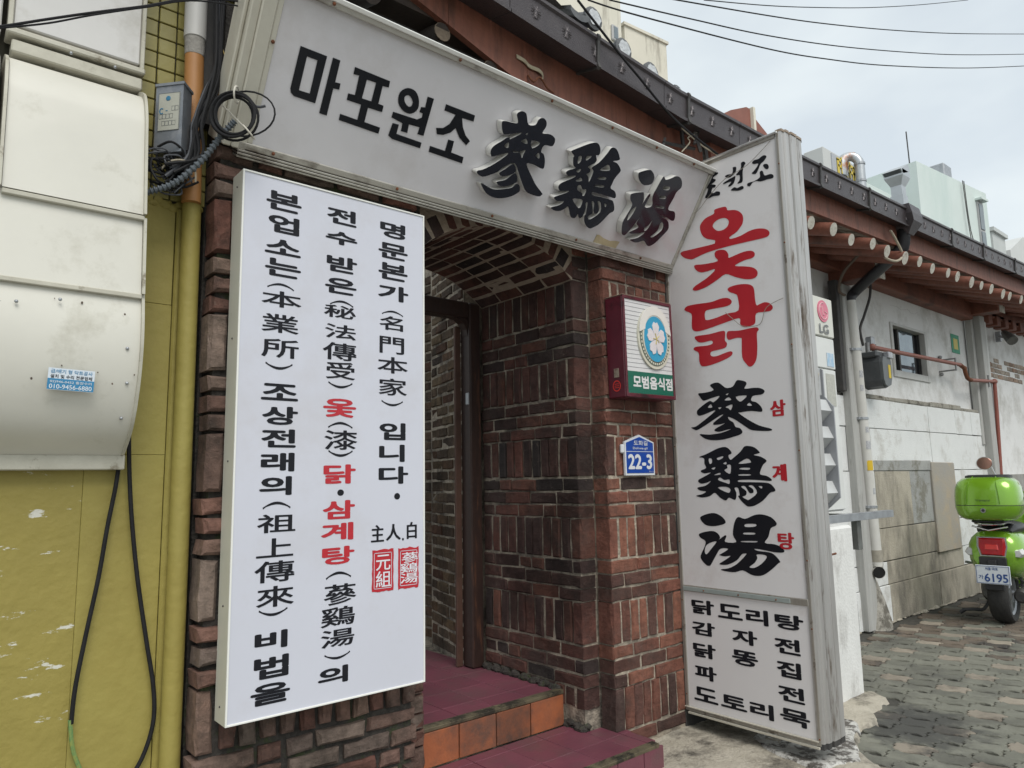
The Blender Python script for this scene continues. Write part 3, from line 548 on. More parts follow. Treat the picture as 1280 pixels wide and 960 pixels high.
# vault over the passage
RC, RR_, ZC = 2.088, .675, 1.795
va = thing('brick_vault', 'segmental red brick vault with pale joints over the entrance passage', 'brick arch', (2.088, .48, 2.3))
mortar_v = mat('vault_mortar', (.38, .31, .24), (.26, .21, .165), 25, .95, .6, 90)
b = W(va)(); n = 18; a0 = math.asin(.45/RR_)
for ra, rb, y0, y1, in ((RR_+.0035, RR_+.16, .106, .86),):
    pts = [(RC+ra*math.sin(-a0+2*a0*i/n), ZC+ra*math.cos(-a0+2*a0*i/n)) for i in range(n+1)]; 
    poly = pts+[(2.60, 2.34), (2.60, 2.95), (1.58, 2.95), (1.58, 2.34)]
    # fan of quads between arc and straight top
    top_ = [(1.58+(2.60-1.58)*i/n, 2.95) for i in range(n+1)]
    rings = [[(p[0], y0, p[1]), (q[0], y0, q[1]), (q[0], y1, q[1]), (p[0], y1, p[1])] for p, q in zip(pts, top_)]
    b.loft(rings)
b.obj('mortar_core', mortar_v, va)
it = []; nb = 13; da = 2*a0/nb
for i in range(nb):
    a = -a0+da*(i+.5); off = 0
    for j in range(4):
        rad = Vector((math.sin(a), 0, math.cos(a))); tan = Vector((math.cos(a), 0, -math.sin(a))); p = Vector((RC, .1+.19*(j+.5)+off, ZC))+rad*(RR_+random.uniform(-.003, .003))
        M = Matrix((Vector((0, 1, 0)), rad, tan)).transposed().to_4x4(); M.translation = p
        it.append((brick_mesh(.176, .059, .09, brick_burnt_shaded, random.randrange(4)), M))
def above(u, z, wd, h):
    x = 1.54+u; return min(math.hypot(x+s*wd/2-RC, z-h/2-ZC) for s in (-1, 1)) > RR_+.095 and z > 2.31
it += lay(va, brick_red, (1.54, .1, 0), 0, 1.0, 2.3, 2.9, 2.204+.36, keep=above, d=.08)
commit(va, it, brick_red)
# passage side walls beyond the door frame, open courtyard above
wood_dark = mat('door_frame_wood', (.045, .022, .016), (.025, .014, .012), 9, .5, .25, 40, stretch=(6, 6, .5), third=(.13, .055, .03), t_at=.66, t_scale=6, t_stretch=(2, 2, .3))
ps = thing('courtyard_wall', 'old yellowish brick wall seen through the passage behind the door frame', 'brick wall', (2.6, 1.3, .28))
ang = math.atan2(1.52-.96, 2.625-2.475)
b = W(ps)()
dv = Vector((math.cos(ang), math.sin(ang), 0)); nv = Vector((math.sin(ang), -math.cos(ang), 0))
A_ = Vector((2.475, .96, 0))
b.loft([[tuple(A_+nv*.006+dv*t+Vector((0, 0, z))) for t, z in ((0, .2), (.6, .2), (.6, 3.1), (0, 3.1))], [tuple(A_+nv*.3+dv*t+Vector((0, 0, z))) for t, z in ((0, .2), (.6, .2), (.6, 3.1), (0, 3.1))]])
b.box((1.0, 2.90, .2), (3.6, 3.1, 2.8)); b.box((2.70, 1.50, .2), (3.0, 2.9, 2.8))
b.obj('mortar_core', mortar, ps)
def plain(width, z0, z1, first=0):
    out = []; z = z0; r = first
    while z < z1:
        u = -.1*(r % 2)
        while u < width-.03:
            a, e = max(u, 0), min(u+.2, width)
            if e-a > .03: out.append(((a+e)/2, z+.0295, e-a-.012, .055+random.uniform(-.003, .003)))
            u += .2
        z += .0675; r += 1
    return out
it = []
def layp(org, rot, width, z0, z1, mt, first=0):
    Mr = Matrix.Translation(org) @ Matrix.Rotation(rot, 4, 'Z')
    return [(brick_mesh(wd, h, .09, mt, random.randrange(4)), Mr @ Matrix.Translation((u, random.uniform(-.005, .005), z))) for u, z, wd, h in plain(width, z0, z1, first)]
E2 = A_+dv*.58
it += layp((E2.x, E2.y, 0), ang+math.pi, .58, .29, 2.9, brick_old)
it += layp((1.6, 2.90, 0), 0, 1.1, .29, 2.7, brick_old, 1)
it += layp((2.69, 2.9, 0), -math.pi/2, 1.4, .29, 2.7, brick_old, 1)
commit(ps, it, brick_old)
# door frame
df = thing('door_frame', 'dark brown wooden door frame at the back of the brick passage', 'door frame', (2.09, .9, .28))
F = W(df)
F().cbox((2.455, .865, .277), (2.535, .96, 2.33), .008).obj('post', wood_dark, df)
F().cbox((1.641, .865, .277), (1.72, .96, 2.33), .008).obj('post', wood_dark, df)
F().cbox((1.72, .87, 2.235), (2.455, .955, 2.33), .006).obj('lintel', wood_dark, df)
for s, x in ((1, 2.455), (-1, 1.72)):
    F().prism([(x, 2.236), (x, 2.13)]+[(x-s*.10*(1-math.cos(t)), 2.13+.105*math.sin(t)) for t in (.4, .8, 1.2, 1.57)], .885, .94).obj('corner_brace', wood_dark, df)
F().cbox((2.415, .955, .277), (2.455, .975, 2.2), .004).obj('door_stop', mat('stop_wood', (.10, .05, .035), (.06, .03, .02), 9, .6, .2), df)
F().cbox((2.448, .875, 1.73), (2.457, .905, 1.80), .003).obj('strike_plate', galv, df)
# ================================================================== STEPS
tile_m = mat('magenta_tile', (.175, .054, .076), (.135, .043, .062), 5, .42, .12, 60, third=(.12, .06, .066), t_at=.58, t_scale=3.5, rnd=.07, t_soft=.1)
tile_o = mat('orange_tile', (.34, .11, .045), (.25, .078, .034), 6, .5, .15, 60, third=(.10, .055, .04), t_at=.52, t_scale=5, rnd=.12, t_soft=.12)
nosing = mat('brass_nosing', (.22, .19, .12), (.12, .10, .07), 9, .45, .1, 60, metal=.6, third=(.05, .045, .035), t_at=.55, t_scale=9)
stp = thing('entrance_steps', 'two entrance steps with magenta floor tiles and orange riser tiles', 'steps', (2.1, .3, 0)); S = W(stp)
b = S(); b.box((1.60, .26, 0), (2.70, 2.95, .262)); b.box((1.35, -.222, 0), (2.676, .27, .106)); b.prism([(2.5, .26), (2.70, .0), (2.70, .26)], 0, .10, 'z'); b.obj('concrete_core', mortar, stp)
def tiles(xs, ys, z, mt, th=.012, clip=None):
    for i in range(len(xs)-1):
        for j in range(len(ys)-1):
            if clip and clip(xs[i], xs[i+1], ys[j], ys[j+1]): continue
            o = S().cbox((xs[i]+.0015, ys[j]+.0015, z-th), (xs[i+1]-.0015, ys[j+1]-.0015, z+random.uniform(-.0006, .0006)), .0015).obj('floor_tile', mt, stp)
tiles([1.605, 1.74, 1.94, 2.14, 2.34, 2.533], [.283, .42, .62, .82, 1.02, 1.22, 1.42, 1.62, 1.82, 2.02, 2.22, 2.42, 2.62, 2.82], .276, tile_m)
tiles([1.38, 1.53, 1.73, 1.93, 2.13, 2.33, 2.53], [-.19, -.035, .165, .232], .12, tile_m)
tiles([2.53, 2.635, 2.688], [-.19, -.035, .098], .12, tile_m, clip=lambda a, b_, c, d: b_ > 2.64 and d > 0)
tiles([2.637, 2.70], [-.035, -.004], .12, tile_m)
for i, (a, c) in enumerate(zip([1.645, 1.70, 1.905, 2.11, 2.315], [1.70, 1.905, 2.11, 2.315, 2.531])):
    S().cbox((a+.003, .238, .122), (c-.003, .25, .262), .002, .0008).obj('riser_tile', tile_o, stp)
for a, c in zip([1.38, 1.58, 1.78, 1.98, 2.18, 2.38, 2.55], [1.58, 1.78, 1.98, 2.18, 2.38, 2.55, 2.685]):
    S().cbox((a+.002, -.236, .0), (c-.002, -.224, .112), .002).obj('riser_tile', tile_m, stp)
S().cbox((2.678, -.222, .0), (2.690, .0, .106), .002).obj('side_tile', tile_m, stp)
def strip(x0, x1, y, z):
    b = S(); b.cbox((x0, y, z-.014), (x1, y+.044, z+.0015), .002)
    for k in range(5): b.cbox((x0, y+.004+k*.008, z+.001), (x1, y+.008+k*.008, z+.0055), .001)
    b.obj('nosing_strip', nosing, stp)
strip(1.61, 2.530, .236, .279); strip(1.38, 2.655, -.237, .122)
b = S()
for i in range(14):
    t = i/13; b.sphere((2.545+.01*math.sin(i*3), .24-.13*t+.0, .13+.01*math.sin(i*5)), .022*(1+.4*math.sin(i*7)), 7, 5, (1, 1, .6))
for i in range(34):
    t = i/33; b.sphere((2.528+.006*math.sin(i*3), .28+.56*t, .284+.007*math.sin(i*5)), .017*(1+.4*math.sin(i*7.7)), 6, 4, (1, 1.3, 1))
b.obj('mortar_fillet', mortar_dark, stp, True)
# ================================================================== YELLOW BUILDING AT LEFT
yel = mat('yellow_paint', (.30, .245, .057), (.25, .205, .048), 2.2, .65, .35, 28, third=(.33, .285, .075), t_at=.6, t_scale=1.4, t_soft=.15)
yel_w = mat('yellow_scraped', (.30, .245, .057), (.25, .205, .048), 2.2, .65, .45, 28, third=(.58, .57, .50), t_at=.615, t_scale=7, t_soft=.012, t_stretch=(1, 1, 3.2))
yelt = mat('yellow_tile', (.31, .27, .085), (.25, .215, .065), 9, .35, .1, 60, third=(.08, .07, .04), t_at=.66, t_scale=8, rnd=.08)
yw = thing('yellow_wall', 'yellow painted wall with small square tiles above and peeling plaster below', 'wall', (0, .2, 0)); Y = W(yw)
Y().box((-3, .132, 0), (.73, .5, 4.2)).obj('backing', mat('dark_joint', (.03, .03, .022), (.05, .045, .03), 20, .9), yw)
for x0, x1, z0, z1, mt in ((-3, .42, 0, 1.40, yel_w), (.4206, .648, 0, 1.40, yel), (-3, .648, 1.4008, 1.8985, yel), (-3, .647, 1.8995, 2.245, yel)):
    Y().cbox((x0, .12, z0), (x1, .14, z1), .0012).obj('plaster_panel', mt, yw)
b = Y(); vs = []; 
Y().cbox((.650, .112, 0), (.728, .14, 2.24), .006).obj('plaster_panel', yel, yw)
b = Y()
for i in range(20): b.sphere((.50+i*.0115, .122, 2.246+.010*math.sin(i*4.1)), .012+.005*math.sin(i*2.7), 7, 5, (1.2, .5, 1))
b.obj('plaster_edge', yel, yw, True)
TS = .0595
for i in range(-1, 4):
    for j in range(0, 17):
        x = .507+TS*i; z = 2.262+.0575*j
        Y().cbox((x+.0022, .121, z+.0022), (x+TS-.0022, .135, z+.0575-.0022), .002, .0006).obj('wall_tile', yelt, yw)
# upper tiled part running back beside the brick pier
Y().box((.70, .30, 2.0), (1.1, .5, 4.2)).obj('return_wall', mat('dark_joint', 0), yw)
for i in range(0, 6):
    for j in range(0, 16):
        x = .705+TS*i; z = 2.62+.0575*j
        Y().cbox((x+.0022, .287, z+.0022), (x+TS-.0022, .301, z+.0575-.0022), .002, .0006).obj('wall_tile', yelt, yw)
# drain pipe: painted below, orange and grey above
dp = thing('rain_pipe', 'round rain pipe painted yellow below, orange and grey plastic above the cable box', 'drain pipe', (.665, .09, 0)); P = W(dp)
P().tube([(.694, .092, 0), (.694, .092, 1.1), (.690, .092, 2.265)], .031, 20).obj('painted_pipe', yel, dp, True)
P().tube([(.682, .07, 2.25), (.670, .062, 2.78)], .031, 20).obj('orange_pipe', mat('orange_pvc', (.42, .20, .065), (.34, .155, .05), 8, .5, .05, third=(.16, .09, .05), t_at=.64), dp, True)
P().tube([(.670, .062, 2.775), (.669, .061, 2.84)], [.032, .0335], 20).obj('putty_collar', mat('putty', (.36, .34, .31), (.18, .17, .155), 20, .9, .6), dp, True)
P().tube([(.669, .061, 2.836), (.669, .061, 2.838), (.664, .058, 3.9)], [.033, .0365, .0365], 20).obj('grey_pipe', mat('pvc_grey', (.50, .49, .47), (.45, .44, .42), 6, .45), dp, True)
# sheet metal duct hood
hood_m = mat('cream_sheet', (.63, .615, .55), (.575, .56, .50), 2.5, .42, .03, 20, third=(.42, .40, .33), t_at=.66, t_scale=4, t_soft=.1)
hood_e = mat('cream_edge', (.52, .50, .42), (.40, .38, .31), 9, .5, .1, third=(.2, .17, .12), t_at=.62, t_scale=12)
hd = thing('duct_hood', 'big cream sheet metal duct cover with curved lower lap and a blue sticker', 'duct cover', (.1, .1, 1.38)); Hh = W(hd)
def lap(name, prof, x0, x1, mt=hood_m, th=.004, label=None):
    b = Hh(); n = len(prof); b.loft([[(x, y, z) for x in ([x0, x1])] + [(x1, y+th, z), (x0, y+th, z)] for y, z in prof]); return b.obj(name, mt, hd, True, label)
def cprof(pts, k=5): return [(p.x, p.y) for p in catmull([Vector((a, c, 0)) for a, c in pts], k)]
p1 = cprof([(.13, 2.575), (.06, 2.567), (.0, 2.53), (-.035, 2.46), (-.05, 2.38), (-.085, 2.12)])
lap('curved_panel', p1, .150, .503, label='upper lap, rounded at its top')
p2 = [(-.070, 2.125), (-.099, 1.868)]
lap('flat_panel', p2, -1.6, .505)
p3 = cprof([(-.085, 1.872), (-.103, 1.76), (-.10, 1.66), (-.075, 1.56), (-.025, 1.47), (.055, 1.405), (.075, 1.395)])
lap('curved_panel', p3, -1.6, .508, label='lower lap curling back to the wall')
for (y, z, x0) in ((-.088, 2.108, .150), (-.103, 1.860, -1.6)):
    Hh().cbox((x0, y, z-.006), (.508, y+.05, z+.008), .002).obj('lap_edge', hood_e, hd)
def flange(x, prof, wd=.016):
    b = Hh(); b.loft([[(x, y-.012, z), (x+wd*.5, y-.012, z), (x+wd*.5, y+.10, z), (x, y+.10, z)] for y, z in prof]); b.obj('side_flange', hood_e, hd, True)
flange(.503, cprof([(.08, 2.585), (.045, 2.572), (-.005, 2.535), (-.037, 2.46), (-.05, 2.38), (-.085, 2.12)])); flange(.140, p1); flange(.506, [(-.075, 2.11), (-.099, 1.868)]); flange(.508, p3[:-1])
Hh().cbox((-1.6, .07, 1.352), (.522, .119, 1.398), .003).obj('bottom_flange', hood_e, hd)
Hh().cbox((.155, .055, 2.675), (.500, .12, 3.9), .004).obj('upper_panel', mat('grey_sheet', (.62, .61, .595), (.57, .56, .545), 3, .5, .03, 20, third=(.40, .38, .34), t_at=.62, t_scale=3, t_soft=.12), hd)
Hh().cbox((.500, .046, 2.66), (.512, .12, 3.9), .002).obj('side_flange', hood_e, hd)
Hh().cbox((.142, .046, 2.66), (.155, .12, 3.9), .002).obj('side_flange', hood_e, hd)
Hh().cbox((.140, .040, 2.640), (.515, .12, 2.660), .004).obj('joint_flange', hood_e, hd)
Hh().cbox((.155, .050, 2.588), (.510, .12, 2.628), .004).obj('joint_flange', hood_e, hd)
b = Hh()
for x, y, z in ((.475, -.106, 1.70), (.20, -.108, 1.80), (.07, -.108, 1.81), (.482, -.09, 1.60), (.30, -.108, 1.82), (.48, -.05, 1.50), (.30, .002, 2.612), (.42, .002, 2.612)): b.sphere((x, y, z), .005, 8, 5)
b.obj('rivet', galv, hd, True)
b = Hh(); rg = random.Random(4)
for i in range(26): b.sphere((.30+rg.uniform(-.28, .2), -.098+.0, 1.60+rg.uniform(-.03, .25)), rg.uniform(.0012, .003), 6, 4, (1, .3, 1.4))
b.obj('rust_spots', mat('spot', (.14, .10, .07), (.06, .05, .04), 30, .9), hd)
# second cover at the far left
h2 = thing('duct_hood', 'cream duct cover at the left picture edge beside the larger one', 'duct cover', (-.2, .1, 2.1)); Hq = W(h2)
b = Hq(); b.loft([[(x, y, z) for x in (-1.6, .128)]+[(.128, y+.1, z), (-1.6, y+.1, z)] for y, z in p1]); b.obj('curved_panel', hood_m, h2, True)
Hq().cbox((-1.6, .06, 2.64), (.128, .12, 3.9), .004).obj('upper_panel', MATS['grey_sheet'], h2)
# sticker on the hood
st = thing('duct_sticker', 'small blue and white phone number sticker on the curved duct cover', 'sticker', (.23, -.1045, 1.66)); mw = Matrix.Translation((0.339, -0.108, 1.596)) @ Matrix.Rotation(R(1.5), 4, 'Y') @ Matrix.Rotation(R(3), 4, 'X'); st.matrix_world = mw
MB().box((-.056, 0, -.030), (.056, .0015, .030)).obj('label_sheet', mat('sticker_white', (.60, .66, .72)), st)
MB().box((-.056, -.0004, -.029), (.056, 0, .001)).obj('label_band', mat('sticker_blue', (.03, .20, .38)), st)
b = MB(); put_text(b, '급/배기 형 닥트공사', -.050, .050, .0215, .011, -.0008, .01); b.obj('lettering', mat('sticker_blue', 0), st)
b = MB(); put_text(b, '설치 및 수리 전문업체', -.050, .050, .0075, .010, -.0008, .02); b.obj('lettering', ink_black, st)
b = MB(); put_text(b, '02)946-0452 출장수리', -.050, .050, -.0075, .009, -.0010, .01); put_text(b, '010-9456-6880', -.051, .051, -.0205, .012, -.0010, .02); b.obj('lettering', mat('sticker_white', 0), st)
# cable box
cb = thing('cable_box', 'grey metal cable box with a C label hanging askew on the yellow tiles', 'junction box', (.6, .05, 2.36)); K = W(cb)
A0, B0, C0, D0 = (.548, .03), (.612, -.045), (.652, .005), (.60, .09)
b = K(); b.loft([[(q[0], q[1], z) for q in (A0, B0, C0, D0)] for z in (2.372, 2.605)]); b.obj('case', mat('box_grey', (.27, .29, .32), (.20, .215, .24), 12, .45, .15, 50, metal=.5, third=(.3, .31, .33), t_at=.6, t_scale=9), cb)
b = K(); b.loft([[(q[0]+dx, q[1]+dy, z) for q, dx, dy in ((A0, -.004, -.002), (B0, .0, -.006), (C0, .005, 0), (D0, 0, 0))] for z in (2.603, 2.612)]); b.obj('lid', mat('box_grey', 0), cb)
ang2 = math.atan2(B0[1]-A0[1], B0[0]-A0[0]); ln = math.hypot(B0[0]-A0[0], B0[1]-A0[1])
Mx = Matrix.Translation(Vector((A0[0], A0[1], 2.372))-Vector(cb.location)) @ Matrix.Rotation(ang2, 4, 'Z')
def kb(): b = MB(); b.M = Mx; return b
kb().box((.012, -.002, .075), (.088, -.0004, .205)).obj('label_plate', mat('plate_cream', (.42, .42, .36), (.36, .36, .31), 15, .6), cb)
b = kb(); put_char(b, 'C', .023, .143, .014, .022, -.0026, .001); b.box((.039, -.003, .142), (.046, -.0024, .1445))
b.sphere((.047, -.003, .186), .0085, 12, 6, (1, .1, 1)); b.obj('lettering', mat('label_blue', (.03, .16, .28)), cb)
b = kb()
def frame2(b, x0, z0, x1, z1, y, t=.0008):
    for q in ((x0, z0, x1, z0+t), (x0, z1-t, x1, z1), (x0, z0, x0+t, z1), (x1-t, z0, x1, z1)): b.box((q[0], y, q[1]), (q[2], y+.0005, q[3]))
for r_i, (n_, x_, z_) in enumerate(((2, .060, .142), (4, .016, .116), (4, .026, .092))):
    for i in range(n_): frame2(b, x_+i*.0125, z_, x_+i*.0125+.0115, z_+.016, -.0026)
frame2(b, .012, .075, .088, .205, -.0026, .0012); b.obj('label_grid', mat('label_ink', (.12, .13, .14)), cb)
# cables around the box
cable_m = black_rubber; cable_g = mat('cable_grey', (.05, .052, .06), (.09, .094, .105), 20, .6, spec=.3)
def cable(name, label, pts, r, mt, k=7, group=None):
    P_ = catmull(pts, k); c0 = Vector(pts[0]); o = thing(name, label, 'cable', c0, group)
    W(o)().tube(P_, r, 7).obj('cable_sheath', mt, o, True); return o
rg = random.Random(11)
bd = thing('cable_bundle', 'tangle of black and grey cables dropping beside the orange pipe to the cable box', 'cables', (.72, .0, 2.8)); Bq = W(bd)
for i in range(22):
    dx, dy = rg.uniform(-.022, .022), rg.uniform(-.02, .02)
    pts = [(.740+dx, .04+dy, 3.35), (.735+dx, .02+dy, 3.1), (.728+dx*.6, .0+dy, 2.88), (.722+dx*.5, -.02+dy, 2.72), (.700+dx*.7+rg.uniform(-.02, .01), -.03+dy, 2.60), (.665+rg.uniform(-.02, .015), -.035+dy, 2.48), (.655+rg.uniform(-.02, .02), -.03+dy, 2.37), (.615+rg.uniform(-.05, .03), -.02+dy, 2.30+rg.uniform(-.04, .05))]
    Bq().tube(catmull(pts, 6), rg.choice((.0025, .0035, .0045, .0055)), 6).obj('cable', rg.choice((cable_m, cable_m, cable_g)), bd, True)
for i in range(26):
    a = rg.uniform(0, 6.28); c = Vector((.600+rg.uniform(-.04, .035), -.01+rg.uniform(-.02, .03), 2.315+rg.uniform(-.045, .05)))
    pts = [c+Vector((math.cos(a+t)*rg.uniform(.02, .065), rg.uniform(-.02, .02), math.sin(a+t)*rg.uniform(.02, .06))) for t in (0, .9, 1.8, 2.8, 3.7)]
    Bq().tube(catmull(pts, 6), rg.choice((.002, .003, .004)), 6).obj('cable', rg.choice((cable_m, cable_g, cable_m)), bd, True)
Bq().tube(catmull([(.565, -.01, 2.31), (.585, -.03, 2.335), (.625, -.04, 2.345), (.66, -.03, 2.33), (.668, -.02, 2.29)], 6), .003, 6).obj('cable', mat('wire_cream', (.45, .40, .30), (.3, .26, .2), 20), bd, True)
Bq().tube(catmull([(.733, -.02, 2.80), (.75, -.03, 2.755), (.785, -.04, 2.735), (.81, -.03, 2.74)], 6), .002, 6).obj('cable', mat('wire_yellow', (.42, .30, .08), (.3, .2, .05), 20), bd, True)
Bq().box((.70, .075, 2.55), (.745, .118, 3.4)).obj('cable_tray', steel_dark, bd)
coil = thing('cable_coil', 'coil of black cable tied with white straps at the corner of the sloping sign', 'cable coil', (0.736, -0.170, 2.481)); cc = Vector(coil.location)
ax1 = Vector((.80, -.60, .05)).normalized(); ax2 = Vector((-.06, -.02, 1)).normalized()
for i in range(7):
    rr = .060+rg.uniform(0, .022); o_ = ax1.cross(ax2)*rg.uniform(-.016, .016)+ax1*rg.uniform(-.004, .006); ph = rg.uniform(0, 6)
    pts = [o_+ax1*math.cos(t+ph)*rr+ax2*math.sin(t+ph)*(rr+.004) for t in [q*math.pi/14 for q in range(29)]]
    MB().tube(pts, .0042, 7).obj('cable_loop', black_rubber, coil, True)
pts = [ax1*math.cos(t)*.095+ax1*.028+ax2*math.sin(t)*.075-Vector((0, .015, 0)) for t in [q*math.pi/12-1.9 for q in range(19)]]
MB().tube(pts, .003, 6).obj('cable_loop', black_rubber, coil, True)
for a in (1.45, -.9):
    c0 = ax1*math.cos(a)*.071+ax2*math.sin(a)*.071; rad = c0.normalized(); nn = ax1.cross(ax2)
    MB().tube([c0+(rad*math.cos(t)+nn*math.sin(t))*.026 for t in [q*math.pi/6 for q in range(13)]], .003, 6).obj('cable_tie', mat('tie_white', (.6, .57, .5), (.5, .47, .4), 20), coil, True)
MB().tube([ax1*-.045+ax2*.05-nn*.03, ax1*.035+ax2*-.04-nn*.03], .003, 6).obj('cable_tie', mat('tie_white', 0), coil, True)
cable('hanging_cable', 'black cable dropping from above to the coil beside the sloping sign', [(.80, .02, 3.3), (.785, -.02, 3.0), (.762, -.06, 2.78), (.765, -.10, 2.62), (.81, -.14, 2.555), (.84, -.16, 2.555)], .0045, cable_g)
# corrugated conduit
P_ = catmull([(.475, -.0, 2.205), (.53, -.02, 2.222), (.60, -.05, 2.262), (.665, -.09, 2.34), (.71, -.12, 2.42), (.745, -.15, 2.475)], 26)
cd = thing('flexible_conduit', 'ribbed grey flexible conduit rising from the duct to the cable coil', 'conduit', P_[0]); W(cd)().tube(P_, [.0098+.002*(1 if i % 4 < 2 else -1) for i in range(len(P_))], 10).obj('conduit_tube', mat('conduit', (.13, .15, .17), (.08, .09, .10), 30, .45, metal=.3), cd, False)
cable('hanging_cable', 'left thick black cable looping down the yellow wall below the duct cover', [(0.514, 0.095, 1.457), (0.508, 0.100, 1.321), (0.489, 0.100, 1.176), (0.473, 0.100, 1.030), (0.448, 0.100, 0.864), (0.429, 0.100, 0.721), (0.424, 0.100, 0.622)], .0065, black_rubber)
cable('hanging_cable', 'green and yellow earth wire end at the foot of the left black cable', [(0.421, 0.100, 0.634), (0.429, 0.100, 0.566), (0.444, 0.100, 0.514), (0.477, 0.100, 0.434)], .006, mat('wire_green', (.04, .20, .09), (.3, .3, .06), 40))
cable('hanging_cable', 'right thick black cable looping down the yellow wall beside the rain pipe', [(0.527, 0.070, 1.493), (0.541, 0.095, 1.345), (0.556, 0.100, 1.197), (0.580, 0.100, 1.019), (0.614, 0.100, 0.827), (0.641, 0.100, 0.680), (0.644, 0.100, 0.574), (0.615, 0.100, 0.476), (0.562, 0.100, 0.400)], .0065, black_rubber)
for i, (z0, r) in enumerate(((0, .0036), (-.012, .0026))):
    cable('overhead_cable', ('upper', 'lower')[i]+' of two black cables crossing in front of the grey panel at top left', [(0.014, -0.300, 2.404), (0.107, -0.300, 2.458), (0.206, -0.300, 2.521), (0.304, -0.300, 2.582), (0.434, -0.280, 2.670), (0.594, -0.250, 2.784), (.9, -.1, 2.98)] if i == 0 else [(0.014, -0.300, 2.404), (0.107, -0.300, 2.454), (0.207, -0.300, 2.510), (0.304, -0.300, 2.575), (0.435, -0.280, 2.667), (0.594, -0.250, 2.776), (.9, -.1, 2.95)], r, black_rubber)

# ================================================================== SIGNS
ink_raised = mat('raised_letter_face', (.010, .012, .02), (.016, .017, .025), 20, .18, coat=.3)
def screws(root, pts, r=.006, mt=rust):
    for p in pts: MB().sphere(p, r, 8, 5, (1, .7, 1)).obj('screw', mt, root, True)
# --- long white text board
LW, LH = .715, 1.769
ls = thing('text_board', 'long upright white board with three columns of black and red lettering and two red seals', 'sign', mw=Matrix.Translation((.794, -.1, .575)))
face_w = mat('board_white', (.57, .58, .65), (.54, .55, .615), 1.2, .35, .02, 8, third=(.50, .49, .52), t_at=.66, t_scale=2, t_soft=.15)
fr_c = mat('board_frame', (.62, .62, .54), (.55, .545, .47), 4, .4, .02, third=(.4, .38, .3), t_at=.7, t_scale=8)
b = MB(); b.cbox((0, .003, 0), (.009, .095, LH), .001); b.cbox((LW-.009, .003, 0), (LW, .095, LH), .001); b.cbox((.009, .003, 0), (LW-.009, .095, .009), .001); b.cbox((.009, .003, LH-.009), (LW-.009, .095, LH), .001)
b.obj('case', fr_c, ls)
b = MB()
for q in ((0, 0, .006, LH), (LW-.006, 0, LW, LH), (.006, 0, LW-.006, .006), (.006, LH-.006, LW-.006, LH)): b.cbox((q[0], -.002, q[1]), (q[2], .004, q[3]), .001)
b.obj('rim', mat('rim_white', (.74, .74, .70)), ls)
MB().box((.006, .002, .006), (LW-.006, .02, LH-.006)).obj('face', face_w, ls)
def chars(root, key, ox, oz, mt, off, y, pick=lambda c: True, skew=0):
    b = MB(); n = 0
    for ch, cx, cz, wd, h in CHARS[key]:
        if not pick(ch): continue
        put_char(b, ch, cx/1000-ox, cz/1000-oz, wd/1000, h/1000, y, off if ord(ch) >= 0xAC00 or ch in '^_●' else off*.42, skew); n += 1
    return b.obj('lettering', mt, root)
chars(ls, 'Lk', .794, .575, ink_black, .0052, .0012)
chars(ls, 'Lr', .794, .575, ink_red, .0050, .0012)
for k, (x0, x1, z0, z1) in enumerate(((1.289, 1.375, .915, 1.060), (1.396, 1.482, .915, 1.060))):
    rg = random.Random(k); n = 9; e = []
    w_, h_ = x1-x0, z1-z0
    for i in range(n): e.append((x0+w_*i/n, z0+rg.uniform(-.003, .003)))
    for i in range(n): e.append((x1+rg.uniform(-.0015, .0015), z0+h_*i/n))
    for i in range(n): e.append((x1-w_*i/n, z1+rg.uniform(-.003, .003)))
    for i in range(n): e.append((x0+rg.uniform(-.0015, .0015), z1-h_*i/n))
    b = MB(); b.prism([(a-.794, c-.575) for a, c in e], .0008, .0018); b.obj('seal', ink_red, ls)
    b = MB()
    for q in ((.007, .010, .009, h_-.010), (w_-.009, .010, w_-.007, h_-.010), (.007, .010, w_-.007, .012), (.007, h_-.012, w_-.007, h_-.010)): b.box((x0-.794+q[0], .0002, z0-.575+q[1]), (x0-.794+q[2], .0007, z0-.575+q[3]))
    b.obj('seal_border', face_w, ls)
b = MB()
for ch, cx, cz, wd, h in CHARS['Lw']: put_char(b, ch, cx/1000-.794, cz/1000-.575, wd/1000*1.25, h/1000*1.1, .0001, .0008)
b.obj('seal_lettering', mat('seal_white', (.66, .66, .70)), ls)
b = MB()
for z in (.05, .35, .8, 1.2, 1.72): b.sphere((0, .05, z), .0035, 8, 5)
b.obj('screw', steel_dark, ls, True)
# --- sloping sign over the entrance
UM = Matrix(((1, 0, 0, .79), (0, .843, -.538, -.05), (0, .538, .843, 2.435), (0, 0, 0, 1)))
us = thing('sloping_sign', 'wide white sign tilted forward over the entrance with raised black characters', 'sign', mw=UM)
UW, UH = 2.385, .561
face_u = mat('acrylic_grey_white', (.66, .645, .67), (.60, .585, .605), 1.6, .12, .03, 4, third=(.49, .46, .455), t_at=.64, t_scale=1.3, t_soft=.14, spec=.6)
MB().box((.02, .010, .02), (UW-.02, .03, UH-.02)).obj('face', face_u, us)
b = MB()
b.cbox((0, 0, 0), (UW, .15, .024), .003); b.cbox((0, -.008, UH-.030), (UW, .15, UH), .003)
b.cbox((UW-.022, .001, .024), (UW, .15, UH-.030), .003)
b.obj('frame', mat('frame_dirty', (.50, .48, .43), (.42, .40, .36), 6, .4, .05, 30, metal=.45, stretch=(.6, 6, 6), third=(.12, .095, .075), t_at=.60, t_scale=7, t_soft=.08, t_stretch=(.6, 1, 1)), us)
